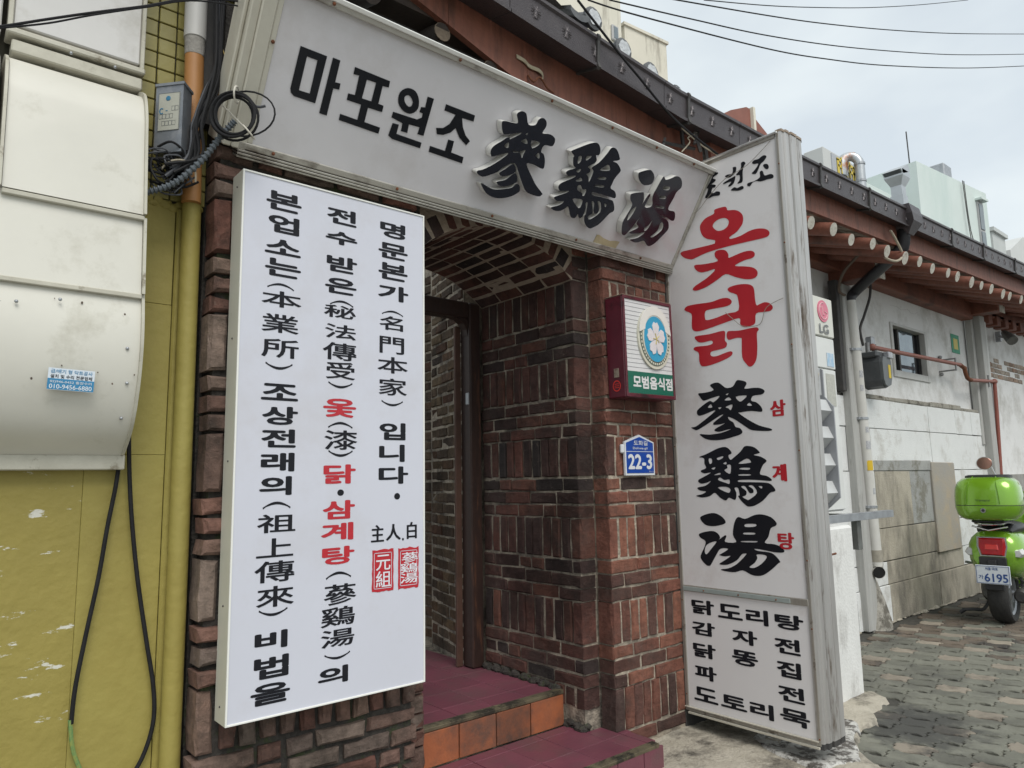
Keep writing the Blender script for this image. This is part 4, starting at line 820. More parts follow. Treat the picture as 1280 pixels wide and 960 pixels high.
b = MB(); b.cbox((-.02, .001, -.004), (.028, .02, UH+.004), .004); b.cbox((-.048, .012, -.004), (-.018, .15, UH+.004), .004); b.cbox((-.062, .04, -.002), (-.048, .15, UH), .004); b.cbox((.028, .004, .024), (.046, .012, UH-.03), .002)
b.obj('end_profile', alu_cream, us)
b = MB(); b.cbox((-.01, -.014, UH-.012), (UW, .006, UH+.006), .003); b.obj('top_rail', mat('rail_bright', (.78, .77, .74), (.66, .65, .62), 5, .35, metal=.3), us)
b = MB()
for k in range(3): b.cbox((0, -.005-.003*(k % 2), -.030+k*.010), (UW, .14, -.0225+k*.010), .0015)
b.obj('bottom_rail', mat('frame_dirty', 0), us)
MB().box((0, .15, 0), (UW, .16, UH)).obj('back_sheet', steel_dark, us)
screws(us, [(x, -.003, .013) for x in (.12, .62, 1.1, 1.62, 2.1)]+[(x, -.011, UH-.018) for x in (.2, .72, 1.2, 1.58, 1.9, 2.2)]+[(.037, 0, .36)], .0065)
for k in ('K1', 'K2', 'K3', 'K4'):
    me = None
    for part in GLYPH[k]:
        if k == 'K3' and part is GLYPH[k][2]: m_ = shape2d(part, .0, 2)
        else: m_ = shape2d(part, .0, 0)
        b = MB(); b.add([(v.co.x, .0078, v.co.y) for v in m_.vertices], [tuple(p.vertices) for p in m_.polygons]); b.obj('flat_letter', mat('film_black', (.009, .010, .013), (.014, .015, .019), 14, .25, spec=.3), us)
side_w = mat('letter_side', (.72, .71, .68), (.6, .59, .56), 20, .5)
for k in ('U1', 'U2', 'U3'):
    for part in GLYPH[k]:
        m_ = shape2d(part, .0, 3)
        V_ = [(v.co.x, v.co.y) for v in m_.vertices]; F_ = [tuple(p.vertices) for p in m_.polygons]
        ed = {}
        for f in F_:
            for i in range(len(f)): e = tuple(sorted((f[i], f[(i+1) % len(f)]))); ed[e] = ed.get(e, 0)+1
        b = MB(); n = len(V_); D0, D1 = -.030, .008
        b.add([(x, D0, z) for x, z in V_], F_, 0)
        b2 = MB(); b2.add([(x, D0+.0006, z) for x, z in V_]+[(x, D1, z) for x, z in V_], [(e[0], e[1], e[1]+n, e[0]+n) for e, c in ed.items() if c == 1])
        f = b.obj('raised_letter', ink_raised, us); b2.obj('letter_side', side_w, f)
tp = MB(); tp.prism([(1.742, .022), (1.905, .020), (1.918, .062), (1.885, .060), (1.85, .052), (1.80, .056), (1.765, .066), (1.748, .064)], .0072, .0088); tp.obj('masking_tape', mat('tape_brown', (.46, .38, .24), (.38, .31, .19), 15, .7, .3), us)
# support between sign and wall
bk = MB(); 
for x in (.25, 1.2, 2.2): bk.cbox((x, .16, .02), (x+.03, .20, UH-.05), .003)
bk.obj('bracket', steel_dark, us)
# --- blade sign standing out from the pier
TM = Matrix(((0, 1, 0, 3.17), (-1, 0, 0, 0), (0, 0, 1, .11), (0, 0, 0, 1)))
ts = thing('blade_sign', 'tall white blade sign with big red and black characters standing out from the pier', 'sign', mw=TM)
TW, TH = .72, 2.86
face_t = mat('blade_white', (.72, .70, .705), (.67, .65, .655), 1.1, .3, .02, 6, third=(.52, .47, .45), t_at=.66, t_scale=2.2, t_soft=.14)
MB().box((.014, .006, .014), (TW-.014, .21, .598)).obj('lower_face', face_t, ts)
MB().box((.014, .006, .625), (TW-.014, .21, TH-.014)).obj('upper_face', face_t, ts)
b = MB(); b.cbox((0, 0, 0), (.020, .22, TH), .002); b.cbox((TW-.014, -.001, 0), (TW, .03, TH), .002); b.cbox((.020, 0, TH-.020), (TW-.014, .22, TH), .002); b.cbox((.020, -.002, .597), (TW-.014, .02, .628), .003)
b.cbox((.020, -.003, 0), (TW-.014, .22, .018), .002)
b.obj('frame', mat('blade_frame', (.40, .38, .34), (.30, .28, .25), 7, .4, .05, 30, metal=.5, stretch=(1, 6, .5), third=(.10, .075, .055), t_at=.6, t_scale=7), ts)
b = MB()
b.cbox((-.0, -.010, .017), (TW-.01, .004, .022), .001); b.cbox((.02, -.010, -.012), (TW-.005, .0, -.002), .001); b.obj('bottom_rail', alu_cream, ts)
MB().cbox((.02, -.006, .600), (TW-.10, -.001, .622), .002).obj('divider_strip', mat('divider_grey', (.30, .34, .33), (.24, .27, .26), 9, .6), ts)
# ribbed aluminium edge
b = MB(); prof = [(TW, .0), (TW+.012, .004), (TW+.012, .028), (TW+.020, .032), (TW+.020, .060), (TW+.008, .064), (TW+.008, .070), (TW+.024, .075), (TW+.024, .120), (TW+.026, .125), (TW+.010, .130), (TW+.010, .137), (TW+.022, .142), (TW+.020, .185), (TW+.010, .205), (TW-.01, .222), (TW-.02, .222), (TW-.02, .0)]
b.prism([(a, c) for a, c in prof], .012, TH+.004, 'z'); b.obj('edge_profile', mat('edge_alu', (.50, .49, .48), (.36, .35, .335), 4, .42, .04, 30, metal=.45, stretch=(5, 5, .35), third=(.14, .11, .085), t_at=.60, t_scale=4, t_stretch=(3, 3, .5)), ts)
b = MB(); b.prism([(a+.004, c) for a, c in prof], TH+.004, TH+.016, 'z'); b.obj('edge_cap', mat('cap_rusty', (.35, .30, .25), (.22, .15, .1), 20, .7, .2), ts)
b = MB(); b.prism([(a-.002, c) for a, c in prof], -.014, .012, 'z'); b.obj('edge_foot', steel_dark, ts)
MB().cbox((-.0, -.006, TH-.003), (TW-.005, .21, TH+.010), .003).obj('top_rail', alu, ts)
b = MB()
for z in (.03, .5, .8, 1.3, 1.8, 2.3, 2.7): b.sphere((TW-.006, -.001, z), .004, 8, 5); b.sphere((.010, 0, z+.05), .004, 8, 5)
for x in (.15, .35, .55): b.sphere((x, -.007, .610), .004, 8, 5)
b.obj('screw', rust, ts, True)
for k, mt in (('R1', ink_red), ('R2', ink_red), ('B1', ink_black), ('B2', ink_black), ('B3', ink_black), ('S1', ink_black)):
    b = MB(); i = 0
    for part in GLYPH[k]:
        m_ = shape2d(part, 0, 3); i += 1
        b.add([(v.co.x, .0048-.0001*i, v.co.y) for v in m_.vertices], [tuple(p.vertices) for p in m_.polygons])
    b.obj('letter', mt, ts)
b = MB()
for key, mt in (('Tr', ink_red), ('Tk', ink_black)):
    b = MB()
    for ch, cx, cz, wd, h in CHARS[key]: put_char(b, ch, cx/1000, cz/1000, wd/1000, h/1000, .0048, .0062 if key == 'Tk' else .0045)
    b.obj('lettering', mt, ts)
# loose thread like wires on the blade sign face
for i, pts in enumerate(([(.16, -.004, 2.60), (.24, -.012, 2.60), (.32, -.012, 2.66), (.42, -.012, 2.72), (.55, -.01, 2.75), (.68, -.004, 2.83)], [(.37, -.003, 2.02), (.42, -.006, 1.97), (.47, -.008, 1.93), (.56, -.006, 1.925), (.60, -.006, 2.0), (.69, -.004, 2.03)])):
    MB().tube(catmull(pts, 6), .0016, 5).obj('loose_thread', mat('thread', (.30, .27, .23), (.2, .18, .15), 20), ts, True)
# dark post behind the blade sign
po = thing('sign_post', 'thin dark steel post between brick pier and tall blade sign', 'post', (3.19, .0, .0)); Wp = W(po)
Wp().cbox((3.172, .002, .0), (3.40, .06, 3.1), .004).obj('post', steel_dark, po); Wp().cbox((3.40, .0, .3), (3.43, .5, .34), .004).obj('brace', steel_dark, po)
# --- award light box
ab = thing('award_light_box', 'dark red framed light box with a blue flower emblem above the house number plate', 'light box', mw=Matrix.Translation((2.662, -.12, 1.690)) @ Matrix.Rotation(R(-.6), 4, 'Y'))
AW, AH, AD = .385, .508, .115
maroon = mat('maroon_case', (.085, .012, .022), (.12, .018, .03), 6, .3, .03, 30, third=(.03, .008, .01), t_at=.6, t_scale=6)
MB().cbox((0, .004, 0), (AW, AD, AH), .004).obj('case', maroon, ab)
b = MB()
for q in ((0, 0, .014, AH), (AW-.014, 0, AW, AH), (.014, 0, AW-.014, .02), (.014, AH-.016, AW-.014, AH)): b.cbox((q[0], -.006, q[1]), (q[2], .004, q[3]), .003)
b.obj('rim', maroon, ab)
MB().cbox((.0, -.004, AH), (AW, AD, AH+.006), .002).obj('top_dirt', mat('dust', (.22, .15, .11), (.14, .1, .08), 20, .9), ab)
MB().box((.014, .0, .130), (AW-.014, .006, AH-.016)).obj('white_panel', mat('panel_white', (.66, .66, .66), (.6, .6, .6), 5, .3), ab)
MB().box((.014, -.001, .020), (AW-.014, .006, .130)).obj('green_panel', mat('panel_green', (.008, .13, .085), (.01, .11, .07), 5, .3), ab)
b = MB()
for i in range(16):
    z = .150+i*.0218; b.box((.016, -.0012, z), (AW-.016, -.0004, z+.0014))
b.obj('panel_lines', mat('line_grey', (.2, .2, .22)), ab)
put = MB(); put_text(put, '모범음식점', .055, .362, .078, .060, -.0022, .045); put.obj('lettering', mat('panel_white', 0), ab)
ex, ez, ra, rb = .228, .310, .130, .160
def ell(cx, cz, a, c, y0, y1, n=40): 
    b = MB(); b.prism([(cx+a*math.cos(t*2*math.pi/n), cz+c*math.sin(t*2*math.pi/n)) for t in range(n)], y0, y1); return b
cream = mat('emblem_cream', (.62, .60, .50), (.55, .53, .44), 12, .4)
ell(ex, ez, ra, rb, -.010, -.001).obj('emblem_ring', cream, ab)
ell(ex, ez, ra*.90, rb*.90, -.0125, -.010).obj('emblem_wreath', mat('emblem_dark', (.10, .13, .10), (.14, .17, .14), 30), ab)
b = MB()
for i in range(26):
    t = math.pi*(.93+1.14*i/25); cxx, czz = ex+ra*.84*math.cos(t), ez+rb*.84*math.sin(t); b.box((cxx-.004, -.0145, czz-.0055), (cxx+.004, -.0125, czz+.0055), .001)
b.obj('emblem_beads', cream, ab)
ell(ex, ez, ra*.78, rb*.78, -.016, -.0125).obj('emblem_band', cream, ab)
b = MB(); n = 20; o_ = []; i_ = []
for q in range(n+1):
    t = math.pi*(.02+.96*q/n); o_.append((ex+ra*.96*math.cos(t), ez+.012+rb*.96*math.sin(t))); i_.append((ex+ra*.62*math.cos(t), ez+.035+rb*.52*math.sin(t)))
b.loft([[(p[0], -.018, p[1]), (q[0], -.018, q[1]), (q[0], -.012, q[1]), (p[0], -.012, p[1])] for p, q in zip(o_, i_)]); b.obj('emblem_ribbon', mat('ribbon_white', (.68, .66, .62)), ab)
ell(ex, ez-.006, ra*.70, rb*.74, -.0175, -.016).obj('emblem_field', mat('emblem_blue', (.03, .28, .47), (.04, .33, .52), 9, .3), ab)
b = MB()
for k in range(5):
    a = math.pi/2+k*2*math.pi/5; pts = []
    for t, rr in ((-.62, .55), (-.5, .85), (-.2, 1.02), (0, .93), (.2, 1.02), (.5, .85), (.62, .55)): pts.append((ex+math.cos(a+t*.95)*rr*.070, ez-.006+math.sin(a+t*.95)*rr*.088))
    pts.append((ex, ez-.006)); b.prism(pts, -.0205-.0003*k, -.0175)
b.obj('flower', mat('flower_white', (.70, .67, .68), (.6, .56, .58), 25, .5), ab)
b = MB()
for k in range(5):
    a = math.pi/2+k*2*math.pi/5+.3; b.tube([(ex, -.0225, ez-.006), (ex+math.cos(a)*.025, -.0225, ez-.006+math.sin(a)*.03)], .002, 5)
b.obj('stamens', mat('stamen_yellow', (.55, .45, .12)), ab)
b = MB(); b.M = Matrix.Rotation(math.pi/2, 4, 'Z') @ Matrix.Scale(-1, 4, (1, 0, 0)) if False else None
n = 20
b.add([(-.001, .058+.026*math.cos(t*2*math.pi/n)*q, .058+.028*math.sin(t*2*math.pi/n)*q) for q in (1, .8) for t in range(n)], [(i, (i+1) % n, n+(i+1) % n, n+i) for i in range(n)])
for k in range(3): b.box((-.0015, .044, .048+k*.009), (-.0005, .072, .051+k*.009))
b.obj('side_mark', mat('mark_red', (.62, .04, .03)), ab)
MB().cbox((-.003, .040, .10), (0, .072, .145), .001).obj('paper_label', mat('paper_brown', (.30, .25, .2), (.12, .08, .06), 60, .9), ab)
# --- house number plate
hp = thing('house_number_plate', 'blue pentagon house number plate 22-3 on the brick pier', 'number plate', mw=Matrix.Translation((2.862, -.022, 1.310)))
def pent(w0, w1, h, ht, y0, y1, z0=0): b = MB(); b.prism([(-w0/2, z0), (w0/2, z0), (w1/2, h), (.0, ht), (-w1/2, h)], y0, y1); return b
pent(.228, .228, .168, .205, 0, .012).obj('white_plate', mat('plate_white', (.62, .64, .66)), hp)
pent(.210, .210, .163, .194, -.002, 0, .011).obj('blue_field', mat('plate_blue', (.008, .055, .30), (.01, .06, .33), 9, .3), hp)
wm = mat('plate_white', 0)
b = MB(); b.box((-.105, -.0034, .118), (.105, -.0022, .1205)); put_text(b, '22-3', -.092, .088, .068, .070, -.003, .05); put_text(b, '도화길', -.048, .060, .163, .024, -.003, .015); put_text(b, 'Dohwa-gil', -.055, .058, .135, .015, -.003, .01); put_text(b, '22-3', .062, .098, .018, .006, -.003, 0); b.obj('lettering', wm, hp)
MB().cbox((-.135, .0, .11), (-.112, .02, .155), .006).obj('holder_clip', mat('plate_white', 0), hp)

# ================================================================== HANOK EAVE
redwood = mat('red_wood', (.24, .088, .055), (.165, .062, .04), 5, .6, .35, 40, stretch=(9, 9, 1), third=(.055, .028, .02), t_at=.63, t_scale=4, t_stretch=(3, 3, .6), t_soft=.12)
redwood_h = mat('red_wood_beam', (.24, .088, .056), (.17, .062, .04), 5, .6, .3, 40, stretch=(1, 9, 9), third=(.05, .025, .018), t_at=.63, t_scale=3, t_soft=.12)
darkwood = mat('eave_wood_dark', (.03, .022, .018), (.05, .035, .027), 9, .8, .3)  # near-black wood for left rafters, left soffit, batten and roof deck
endwhite = mat('rafter_end_white', (.56, .54, .48), (.40, .37, .31), 25, .8, .4, third=(.22, .15, .11), t_at=.60, t_scale=16)
gutter_m = mat('gutter_brown', (.060, .051, .055), (.078, .067, .070), 12, .38, .35, 160, metal=.35, third=(.10, .09, .09), t_at=.68, t_scale=5, t_soft=.1)
roofm = mat('roof_tile', (.075, .08, .088), (.12, .125, .13), 9, .7, .3, 50, third=(.2, .2, .19), t_at=.64, t_scale=6)
ZT = [(-1.5, 3.62), (1.2, 3.50), (2.14, 3.408), (3.04, 3.340), (3.84, 3.344), (4.4, 3.352), (5.5, 3.383), (7.0, 3.43), (9.15, 3.514), (12, 3.63), (20, 3.95)]
def zt(x):
    for (a, b_), (c, d) in zip(ZT, ZT[1:]):
        if x <= c: return b_+(d-b_)*(x-a)/(c-a)
    return ZT[-1][1]
gt = thing('rain_gutter', 'long dark brown box gutter embossed with leaf emblems along the tiled eave', 'gutter', (4, -.2, 3.2)); G = W(gt)
def sect(x): z = zt(x); return [(x, -.255, z), (x, -.243, z+.004), (x, -.243, z-.10), (x, -.24, z-.140), (x, -.12, z-.105), (x, -.12, z), (x, -.128, z), (x, -.128, z-.095), (x, -.236, z-.128), (x, -.238, z-.135), (x, -.262, z-.147), (x, -.258, z-.13), (x, -.254, z-.02), (x, -.264, z-.012), (x, -.264, z)]
def gsec(x, dy=0):
    z = zt(x); return [(x, -.268, z+.006), (x, -.268, z-.010), (x, -.256, z-.018), (x, -.250, z-.128), (x, -.262, z-.136), (x, -.260, z-.150), (x, -.120, z-.115), (x, -.120, z+.006), (x, -.130, z+.006), (x, -.130, z-.100), (x, -.240, z-.125), (x, -.248, z-.01), (x, -.256, z+.006)]
xs = [-1.4, .1, 1.25, 1.85, 2.392, 2.9, 3.10, 3.6, 4.05, 4.564, 5.31, 6.15, 6.97, 7.80, 8.78, 9.8, 10.9, 12.2, 14]
for a, c in zip(xs, xs[1:]): n = 3; G().loft([gsec(a+.002+(c-a-.004)*i/n) for i in range(n+1)]).obj('gutter_section', gutter_m, gt)
for x in (1.25, 2.392, 3.10, 4.564, 5.31, 6.97, 7.80, 8.78, 9.8, 10.9):
    z = zt(x); b = G(); q = [(-.12, z+.012), (-.27, z+.014), (-.276, z-.0), (-.268, z-.02), (-.262, z-.125), (-.270, z-.155), (-.255, z-.162), (-.115, z-.124)]
    b.loft([[(x-.009, y, zz) for y, zz in q], [(x+.009, y, zz) for y, zz in q]]); b.obj('gutter_strap', steel_dark, gt)
eb = MB()
for s in (-1, 1):
    for k in range(6):
        a = R(18+k*26)*s; pts = [(math.sin(a)*r_*.030, 0, math.cos(a)*r_*.034+.002) for r_ in (.35, .7, 1)]; eb.tube([(x, y-.0005, z) for x, y, z in pts], .0013, 4)
        pts = [(math.sin(a+.25*s)*r_*.024, 0, math.cos(a+.25*s)*r_*.026) for r_ in (.5, .9)]; eb.tube(pts, .001, 4)
for p in (((0, 0, -.028), (0, 0, .030)), ((-.008, 0, -.012), (0, 0, .004)), ((.008, 0, -.012), (0, 0, .004)), ((-.010, 0, -.026), (.010, 0, -.026))): eb.tube(p, .0016, 4)
em = eb.mesh('emblem', mat('gutter_emblem', (.12, .108, .112), (.14, .125, .13), 30, .35, metal=.4))
x = 1.05
while x < 11.5:
    z = zt(x); link('emblem', em, gt, None, Matrix.Translation(Vector((x, -.254, z-.072))-Vector(gt.location))); x += .19
# drop outlet and elbow pipe
dr = thing('gutter_downpipe', 'black gutter outlet box with a slanting elbow running to the white drain pipe', 'downpipe', (6.096, -0.200, 3.171)); D = W(dr)
gx = 6.08; gz = zt(gx)
b = D(); b.loft([[(gx-s, -.285-.02*q, z), (gx+s, -.285-.02*q, z), (gx+s, -.10, z), (gx-s, -.10, z)] for s, q, z in ((.105, 0, gz+.03), (.105, 1, gz-.05), (.085, 1, gz-.11), (.05, -2, gz-.20))]); b.obj('outlet_box', gutter_m, dr)
p0 = Vector((gx-.02, -.19, gz-.18)); p3 = Vector((6.267, 0.360, 2.834))
path = catmull([p0+Vector((0, 0, .03)), p0+Vector((0, 0, -.05)), p0+Vector((-.01, .02, -.13)), p0+Vector((-.04, .08, -.19))], 5)
D().tube(path, [.05+.003*(i % 2) for i in range(len(path))], 16).obj('elbow', black_rubber, dr, True)
D().tube([path[-1], p3+Vector((.03, -.04, .06)), p3+Vector((0, 0, .0)), p3+Vector((0, .005, -.08))], .046, 16).obj('slanting_pipe', mat('pipe_black', (.03, .03, .034), (.045, .045, .05), 12, .45, .05), dr, True)
# boards, rafters, soffit
ev = thing('tiled_eave', 'hanok roof eave with red brown boards, round rafters and grey clay tiles', 'roof', (4, .4, 3.3)); V = W(ev)
def board(x0, x1, zb0, zb1, y=-.118, th=.03, mt=redwood, name='fascia_board'):
    b = V(); n = 4; b.loft([[(x, y, (zb0+(zb1-zb0)*i/n)), (x, y+th, (zb0+(zb1-zb0)*i/n)), (x, y+th, zt(x)-.05), (x, y, zt(x)-.05)] for i in range(n+1) for x in [x0+(x1-x0)*i/n]]); b.obj(name, mt, ev)
board(-1.4, 1.0, 3.42, 3.38); board(1.002, 1.62, 3.38, 3.205); board(1.622, 2.06, 3.205, 3.075); board(2.062, 2.75, 3.075, 2.98); board(2.752, 3.42, 2.98, 3.00)
board(3.44, 4.6, 3.00, 3.075, -.16); board(4.602, 6.4, 3.075, 3.13, -.16); board(6.402, 8.2, 3.13, 3.19, -.16); board(8.202, 10.5, 3.19, 3.27, -.16); board(10.502, 14, 3.27, 3.42, -.16)
b = V(); b.box((-1.4, -.09, 3.22), (3.4, .02, 3.32)); b.obj('eave_batten', darkwood, ev)
def rafter(x, z, y0, mt, r=.05, s=.32, ln=.9, white=True):
    n = 14; d = Vector((0, 1, s)).normalized(); p = Vector((x, y0, z)); rr = r*random.uniform(.84, 1.08); x += random.uniform(-.02, .02)
    V().tube([p, p+d*ln], rr, n).obj('rafter', mt, ev, True)
    if white: V().tube([p-d*.003, p+d*.001], rr*.99, n).obj('rafter_end', endwhite, ev)
for i in range(26):
    x = 4.49+.303*i; rafter(x, 2.955+.035*(x-4.49)+.01*math.sin(i*2.3), -.205+.012*math.sin(i*3.7), redwood_h)
for i, x in enumerate((.45, .95, 1.27, 1.60, 1.86, 2.2, 2.5, 2.8, 3.1, 3.45, 3.8, 4.15)): rafter(x, 3.20 if x < 1.5 else (3.17 if x < 1.7 else (3.10 if x < 3 else 2.96)), -.10 if x < 3.2 else -.2, darkwood if x < 3.2 else redwood_h, .042, white=x > 3.2)
for i, x in enumerate((1.60, 1.86)): p = Vector((x, -.104, 3.17 if i == 0 else 3.10)); V().tube([p, p+Vector((0, .004, 0))], .040, 14).obj('rafter_end', mat('log_end', (.20, .155, .11), (.13, .1, .075), 40, .9, .4), ev)
soff = mat('soffit_plaster', (.40, .36, .30), (.26, .2, .15), 4, .9, .3, third=(.10, .06, .045), t_at=.5, t_scale=3)
b = V(); b.add([(3.4, -.14, 3.03), (13, -.14, 3.37), (13, .60, 3.65), (3.4, .60, 3.31)], [(0, 1, 2, 3)]); b.obj('soffit', soff, ev)
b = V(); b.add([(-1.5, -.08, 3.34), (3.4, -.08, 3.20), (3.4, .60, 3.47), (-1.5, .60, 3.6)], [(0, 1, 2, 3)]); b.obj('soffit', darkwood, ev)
# roof tiles
RZ = [(-2, 4.6), (1.9, 3.98), (2.35, 3.80), (2.55, 3.735), (2.69, 3.674), (2.85, 3.623), (3.07, 3.575), (3.4, 3.50), (4.0, 3.42), (4.4, 3.42), (20, 3.97)]
def rz(x, y):
    for (a, b_), (c, d) in zip(RZ, RZ[1:]):
        if x <= c: break
    return b_+(d-b_)*(x-a)/(c-a)+(y+.02)*.50
n_ = 0
for i in range(60):
    x = -.9+.235*i
    if x > 11: break
    r = .062; b = V(); rings = []
    for y in (-.02, .22, .45, .68): z = rz(x, y); rings.append([(x+r*math.cos(t*math.pi/7), y, z+r*math.sin(t*math.pi/7)-.01) for t in range(8)])
    b.loft(rings); b.obj('cover_tile', roofm, ev, True)
    b = V(); z = rz(x, -.02)
    b.loft([[(x+rr*math.cos(t*math.pi/8), y, z+.012+rr*math.sin(t*math.pi/8)) for t in range(16)] for rr, y in ((.064, -.012), (.064, -.030), (.050, -.034))]); b.obj('tile_end_disc', roofm, ev)
    b = V()
    b.loft([[(x+.046*math.cos(t*math.pi/8)*(1+.10*math.cos(t*math.pi/8*6)), y, z+.012+.046*math.sin(t*math.pi/8)*(1+.10*math.cos(t*math.pi/8*6))) for t in range(16)] for y in (-.034, -.038)])
    b.obj('disc_flower', mat('flower_plaster', (.60, .62, .64), (.42, .44, .46), 40, .9, .6), ev)
    b = V(); n = 7; rings = []
    for y in (-.045, -.02, .35, .68): rings.append([(x+.1175+.075*math.sin(-1.2+2.4*q/n), y, rz(x+.1175, y)-.045-.03*math.cos(-1.2+2.4*q/n)+.02) for q in range(n+1)]+[(x+.1175+.075*math.sin(1.2-2.4*q/n), y, rz(x+.1175, y)-.065-(.05 if y < -.03 else .03)*math.cos(1.2-2.4*q/n)+.02) for q in range(n+1)])
    b.loft(rings); b.obj('channel_tile', roofm, ev, True)
b = V(); xs_ = [-1.5, 1.9, 2.35, 2.7, 3.07, 3.5, 4, 11]; b.add([(x, y, rz(x, y)-.075) for x in xs_ for y in (.0, .70)], [(2*i, 2*i+1, 2*i+3, 2*i+2) for i in range(len(xs_)-1)]); b.obj('roof_deck', darkwood, ev)
b = V(); b.loft([[(x, y, rz(x, .68)+z) for y, z in ((.62, -.06), (.74, -.06), (.74, .07), (.68, .11), (.62, .07))] for x in (-1.5, 1.9, 2.35, 2.7, 3.07, 3.5, 4, 11)]); b.obj('roof_ridge', roofm, ev)
# loose bits on the fascia over the sign
lb = thing('broken_bracket', 'peeled cream strip and rusty hook left on the red board above the sloping sign', 'bracket', (2.039, -0.122, 3.165)); Lb = W(lb)
pts = catmull([(1.994, -0.125, 3.205), (2.037, -0.130, 3.196), (2.071, -0.130, 3.181), (2.124, -0.132, 3.181), (2.151, -0.130, 3.168), (2.145, -0.130, 3.142)], 5); b = Lb()
b.loft([[(p.x, p.y, p.z-.009), (p.x, p.y, p.z+.009), (p.x, p.y+.004, p.z+.009), (p.x, p.y+.004, p.z-.009)] for p in pts]); b.obj('peeled_strip', mat('strip_cream', (.50, .44, .32), (.36, .3, .2), 30, .8, .3), lb)
Lb().tube(catmull([(2.060, -0.125, 3.136), (2.080, -0.140, 3.105), (2.111, -0.150, 3.132), (2.165, -0.140, 3.104), (2.215, -0.130, 3.103)], 5), .005, 6).obj('hook', rust, lb, True)
fx = thing('broken_fitting', 'torn black brackets and dangling wires where the gutter passes behind the blade sign', 'bracket', (3.212, -0.140, 3.146)); Fx = W(fx)
rg = random.Random(5)

for a, c in (((2.995, -0.160, 3.059), (3.013, -0.160, 3.110)), ((2.997, -0.160, 3.082), (3.280, -0.160, 3.130)), ((3.168, -0.160, 3.205), (3.189, -0.150, 3.116)), ((3.230, -0.200, 3.199), (3.281, -0.200, 3.096)), ((3.270, -0.200, 3.221), (3.224, -0.200, 3.126)), ((3.360, -0.180, 3.146), (3.369, -0.180, 3.082))):
    b = Fx(); a, c = Vector(a), Vector(c); b.tube([a, c], rg.uniform(.006, .012), 4); b.obj('torn_strap', steel_dark, fx)
Fx().tube(catmull([(3.101, -0.200, 3.043), (3.180, -0.200, 3.122), (3.167, -0.200, 3.146), (3.229, -0.200, 3.184), (3.293, -0.200, 3.228)], 5), .004, 5).obj('wire', mat('wire_cream', (.45, .40, .30), (.3, .26, .2), 20), fx, True)
cable('overhead_cable', 'thin black cable crossing the gutter down to the top of the blade sign', [(2.220, -0.300, 3.485), (2.504, -0.300, 3.327), (2.648, -0.300, 3.256), (2.857, -0.280, 3.180), (3.064, -0.250, 3.149), (3.415, -0.220, 3.114)], .006, black_rubber)
cable('overhead_cable', 'pale short wire from the torn bracket to the blade sign top rail', [(3.113, -0.200, 3.185), (3.278, -0.200, 3.142), (3.415, -0.220, 3.109)], .004, mat('wire_cream', 0))
# ================================================================== WHITE WALL ON THE RIGHT
plaster = mat('white_plaster', (.72, .72, .71), (.66, .66, .65), 2.5, .85, .3, 40, third=(.46, .45, .42), t_at=.57, t_scale=2.2, t_soft=.10)
beige = mat('stained_stone', (.45, .41, .335), (.36, .325, .26), 5, .9, .5, 70, third=(.13, .12, .10), t_at=.56, t_scale=3, t_soft=.12, t_stretch=(1, 1, .4))
stonew = mat('painted_stone', (.72, .73, .72), (.66, .67, .66), 4, .85, .5, 110, third=(.50, .49, .46), t_at=.60, t_scale=3.5, t_soft=.08)
grey_s = mat('grey_stone', (.27, .275, .27), (.36, .36, .345), 6, .9, .5, 90, third=(.2, .19, .16), t_at=.58, t_scale=4)
ww = thing('plastered_wall', 'long white wall of painted stone slabs below and cracked plaster above with a small window', 'wall', (7, .7, 0)); Q = W(ww)
Q().box((3.44, .47, -.03), (9.74, .75, 2.0)).obj('joint_backing', mat('joint_grey', (.20, .195, .18), (.34, .33, .31), 9, .95), ww)
Q().box((3.44, .52, 2.0), (7.44, .80, 3.5)).obj('plaster', plaster, ww); Q().box((8.36, .52, 2.0), (9.62, .80, 3.5)).obj('plaster', plaster, ww)
Q().box((7.44, .52, 2.0), (8.36, .80, 2.245)).obj('plaster', plaster, ww); Q().box((7.44, .52, 2.80), (8.36, .80, 3.5)).obj('plaster', plaster, ww)
b = Q(); x = 6.55
while x < 9.6: e = min(x+random.uniform(.35, .8), 9.60); b.cbox((x, .452, 1.972), (e-.01, .53, 2.015+random.uniform(-.01, .014)), .008, .004); x = e
b.obj('ledge_mortar', mat('ledge', (.34, .33, .29), (.24, .22, .18), 9, .95, .7, 60, third=(.10, .09, .07), t_at=.6, t_scale=8), ww)
rows = [(0, .315, [3.44, 5.0, 6.1, 6.75, 7.9, 9.05, 9.74], 2), (.320, .515, [3.44, 5.0, 6.1, 6.75, 7.55, 8.62, 9.74], 2), (.520, .805, [3.44, 5.0, 6.1, 6.65, 7.25, 7.68, 8.50, 9.05, 9.74], 1), (.810, 1.315, [3.44, 5.0, 6.1, 6.65, 7.42, 8.55, 8.80, 9.3, 9.74], 1), (1.320, 1.700, [3.44, 4.9, 5.9, 6.62, 7.31, 8.02, 8.78, 9.28, 9.74], 0), (1.705, 1.970, [3.44, 4.6, 5.7, 6.55, 7.22, 8.02, 8.77, 9.25, 9.74], 0)]
for r_i, (z0, z1, xs, k) in enumerate(rows):
    for a, c in zip(xs, xs[1:]):
        mt = stonew
        if k >= 1 and 6.6 < (a+c)/2 < 8.62: mt = beige
        if r_i == 3 and a > 7.3 and a < 8: mt = grey_s
        if r_i == 4 and 6.6 < a < 7.9: mt = stonew
        dy = random.uniform(-.004, .004)+(-.012 if r_i == 0 else 0)
        Q().cbox((a+.002, .445+dy, z0+.001), (c-.003, .49, z1-.001), .003, .0025).obj('stone_slab', mt, ww)
